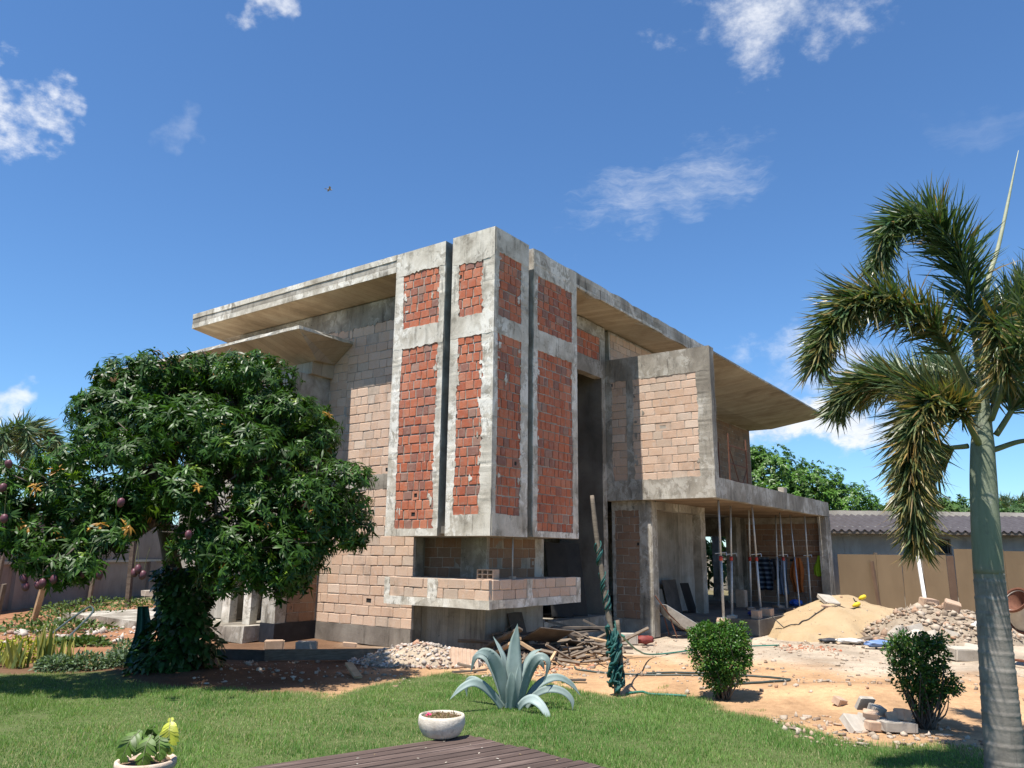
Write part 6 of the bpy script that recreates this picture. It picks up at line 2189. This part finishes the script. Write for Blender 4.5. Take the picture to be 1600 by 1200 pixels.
mix = thing('concrete_mixer', 'concrete mixer half hidden behind the palm trunk', 'mixer', (10.35, 15.9, 0), .3)
MIXW = plain('mixer_drum_paint', (0.36, 0.33, 0.28), (0.52, 0.49, 0.43), 5, .6)
m = MB()
m.lathe([(0.001, -.42), (.22, -.42), (.40, -.20), (.42, .05), (.40, .15), (.24, .50), (.25, .53), (.22, .52), (.36, .15)], 32)
m.xform(Matrix.Translation((.05, 0, .92)) @ Matrix.Rotation(-.95, 4, 'Y'))
dr_ = m.build('drum', MIXW, mix, True)
m = MB()
m.lathe([(.425, .02), (.45, .02), (.45, .10), (.425, .10), (.425, .02)], 32)
m.xform(Matrix.Translation((.05, 0, .92)) @ Matrix.Rotation(-.95, 4, 'Y'))
m.build('ring_gear', RUST, dr_)
m = MB()
m.lathe([(.245, .49), (.275, .50), (.275, .56), (.245, .55), (.22, .50), (.001, .2)], 32)
m.xform(Matrix.Translation((.05, 0, .92)) @ Matrix.Rotation(-.95, 4, 'Y'))
m.build('mouth_rim', RUST, dr_)
m = MB()
m.rough(-.22, .18, -.52, -.30, .30, .78, .2, .004)
m.build('motor_housing', plain('mixer_blue', (0.06, 0.22, 0.36), (0.10, 0.30, 0.46), 6, .5), mix)
m = MB()
m.hexa([(-.28, -.56, .74), (.2, -.56, .80), (.2, -.28, .84), (-.28, -.28, .78), (-.28, -.56, .82), (.2, -.56, .88), (.2, -.28, .92), (-.28, -.28, .86)])
m.build('housing_lid', STEEL, mix)
for s_ in (-1, 1):
    MB().tube([(-.5, s_ * .34, 0.02), (0, s_ * .40, .9), (.5, s_ * .34, 0.02)], .03, 7).build('leg', RUST, mix)
MB().tube([(-.5, -.34, .1), (-.5, .34, .1)], .025, 6).build('axle', RUST, mix)
for s_ in (-1, 1):
    m = MB()
    m.lathe([(.03, -.03), (.19, -.04), (.21, 0), (.19, .04), (.03, .03)], 20)
    m.xform(Matrix.Translation((-.5, s_ * .42, .21)) @ Matrix.Rotation(math.pi / 2, 4, 'X'))
    m.build('wheel', DARK, mix, True)

# ------------------------------------------------------------------ left side: boundary wall, posts, slab litter
LW = concrete('boundary_plaster', (0.20, 0.15, 0.125), (0.27, 0.21, 0.175), (0.34, 0.275, 0.23), .3, holes=0, patch=.5)
lwall = thing('boundary_wall', 'long brown plastered boundary wall at the far left', 'wall', (-17.0, 32.0, 0))
m = MB()
m.rough(-.12, .12, -16, 16, -.1, 3.3, 1.2, .008)
m.build('wall', LW, lwall)
m = MB()
m.rough(.0, .2, -16, 16, 1.50, 1.60, 1.2, .006)
m.build('coping', C_SLAB, lwall)
for k in range(7):
    m = MB()
    y = -15 + k * 5
    m.rough(.0, .26, y, y + .5, -.1, 1.498, .6, .006)
    m.build('pier', LW, lwall)
bwall = thing('boundary_wall', 'pale plastered boundary wall far behind the house', 'wall', (5, 49, 0))
m = MB()
m.rough(-22, 45, -.1, .1, -.1, 2.6, 3, .01)
m.build('wall', C_SLAB, bwall)
plank('stake', WOOD_FRESH, (-13.35, 22.6, -.05), (-13.1, 22.6, 1.62), .26, .05, 'pale slanting plank stake standing before the left boundary wall', 'stake', roll=0)
plank('stake', WOOD_OLD, (-13.4, 21.0, -.05), (-13.3, 21.0, 1.1), .16, .06, 'short grey stake left of the slanting plank stake', 'stake')
plank('stake', WOOD_OLD, (-15.2, 23.6, -.05), (-15.1, 23.6, 1.8), .12, .06, 'thin pale stake at the far left edge of the picture', 'stake')
plank('stake', WOOD_OLD, (-14.9, 28.4, -.05), (-14.85, 28.4, 1.1), .14, .1, 'short grey stake in the weeds beyond the slab', 'stake')
plank('stake', BARK, (-13.9, 29.2, -.05), (-13.95, 29.2, 2.3), .2, .14, 'rough trunk post standing at the boundary wall', 'post')
block('white_board', C_SLAB, (-11.6, 28.0, .4), (2.4, .5, .2), (0, .05, .1), 'pale board lying on the far end of the slab', 'board')
block('loose_plank', WOOD_FRESH, (-6.95, 15.0, .0), (.55, .12, .06), (0, 0, .05), 'pale short plank lying on the red soil beside the ground cover', 'plank')
block('dirt_lump', BLOCK_T, (-7.0, 16.0, .0), (.36, .28, .16), (.2, .2, .4), 'brown block lying on the red soil left of the trunk', 'block')
block('dirt_lump', BLOCK_T, (-6.55, 16.1, .0), (.22, .2, .22), (.3, .1, 1.0), 'small orange block on the red soil close to the trunk', 'block')
scatter_stones('slab_litter', 'rubble and litter strewn over the far slab', [(-12.5, -8.5, 17.5, 22, 260), (-13.5, -9.5, 22, 29, 420)], RUB1, 79, .02, .12)

# ------------------------------------------------------------------ background trees and palms
tree('background_tree', 'broad bright green tree rising behind the balcony', (16.0, 44.0, 0),
     [(14.6, 44, 6.2, 2.2, 2.2, 1.9), (16.6, 44, 5.6, 2.4, 2.2, 1.6), (18.4, 43.5, 4.6, 2.0, 2.0, 1.6), (15.2, 43, 4.2, 2.4, 2.0, 1.6), (13.8, 44.5, 7.4, 1.2, 1.4, 1.0), (17.2, 42.6, 3.4, 2.0, 1.6, 1.4)],
     20, 10, .25, .075, (0.07, 0.15, 0.018), [([(16, 44, -.1), (16, 44, 2), (16.2, 44, 4)], .3, .2)], 301, flush=.0, inner=.3)
for i, (x, y, z, r, lab) in enumerate([(27.5, 54, 4.3, 2.6, 'leafy tree far behind the shed, left one of three'), (31.5, 56, 4.4, 2.8, 'leafy tree far behind the shed, middle one of three'), (37.0, 55, 4.2, 3.0, 'leafy tree far behind the shed at the right edge')]):
    tree('background_tree', lab, (x, y, 0), [(x - 1.6, y, z, r * .8, r * .7, 1.6), (x + 1.4, y, z + .3, r * .8, r * .7, 1.7), (x, y - .6, z - .8, r, r * .7, 1.6), (x - .3, y, z + 1.0, r * .5, r * .5, .9)],
         10, 9, .36, .12, ((0.075, 0.135, 0.032), (0.06, 0.12, 0.03), (0.05, 0.10, 0.03))[i], [([(x, y, -.1), (x, y, 1.5), (x + .2, y, 3)], .3, .18)], 310 + i, 'trees beyond the shed', flush=0, mat=LEAF_DULL)
tree('background_tree', 'dark leafy tree seen through the porch doorway', (10.6, 41.0, 0),
     [(9.4, 41, 2.6, 1.5, 1.2, 1.1), (11.6, 41, 2.4, 1.6, 1.2, 1.0), (10.5, 40.6, 1.3, 1.8, 1.0, .8)], 4.5, 8, .4, .12, (0.06, 0.12, 0.025), [([(10.6, 41, -.1), (10.6, 41, 1.0), (10.5, 41, 2)], .14, .08)], 320, flush=0, inner=0.1)


def far_palm(label, loc, h, n, L, seed, lean=0.0, ll=.7):
    rg_ = np.random.default_rng(seed)
    o = thing('background_palm', label, 'palm', loc)
    MB().tube(smooth_path([(0, 0, -.1), (lean * .4, 0, h * .5), (lean, 0, h)], 12), np.linspace(.2, .12, 12), 10).build('trunk', TRUNK, o, True)
    for k in range(n):
        a = 2 * math.pi * k / n + rg_.uniform(-.2, .2)
        e = rg_.uniform(.2, 1.0)
        c, s_ = math.cos(a), math.sin(a)
        pts = [(lean, 0, h), (lean + c * L * .35, s_ * L * .35, h + L * .5 * e), (lean + c * L * .75, s_ * L * .75, h + L * .45 * e), (lean + c * L, s_ * L, h + L * (.45 * e - .45))]
        frond(o, pts, .04, 260, ll, seed * 10 + k, .04, wid=.05)
    return o


far_palm('palm rising behind the mango tree at the left edge', (-18.6, 28.0, 0), 5.4, 11, 2.3, 21)
far_palm('distant palm above the shed roof at the right edge', (37.5, 58.0, 0), 5.4, 9, 2.3, 22)
far_palm('pale palm top peeping over the tree behind the balcony', (13.4, 47.0, 0), 7.4, 9, 1.8, 23)

# a bird far up in the sky
bird = thing('bird', 'tiny bird gliding high in the sky left of the roof', 'bird', (-11.67, 45.0, 24.4), .4)
bird.scale = (.6, .6, .6)
m = MB()
m.lathe([(0.001, -.26), (.05, -.2), (.10, -.05), (.10, .08), (.06, .2), (.05, .26), (.001, .32)], 12)
m.xform(Matrix.Rotation(math.pi / 2, 4, 'Y'))
bm_ = plain('bird_plumage', (0.20, 0.19, 0.19), (0.36, 0.34, 0.33), 6, .8)
m.build('body', bm_, bird, True)
for s_ in (-1, 1):
    V = [(-.10, 0, .03), (.12, 0, .03), (.10, s_ * .35, .10), (-.12, s_ * .35, .10), (-.02, s_ * .62, .05), (-.14, s_ * .6, .05)]
    w_ = add('wing', make_mesh('wing', V, [[0, 1, 2, 3], [3, 2, 4, 5]], bm_), bird)
    md = w_.modifiers.new('thick', 'SOLIDIFY')
    md.thickness = .015
m = MB()
m.hexa([(-.5, -.08, -.01), (-.22, -.03, -.01), (-.22, .03, -.01), (-.5, .08, -.01), (-.5, -.08, .01), (-.22, -.03, .01), (-.22, .03, .01), (-.5, .08, .01)])
m.build('tail', bm_, bird)
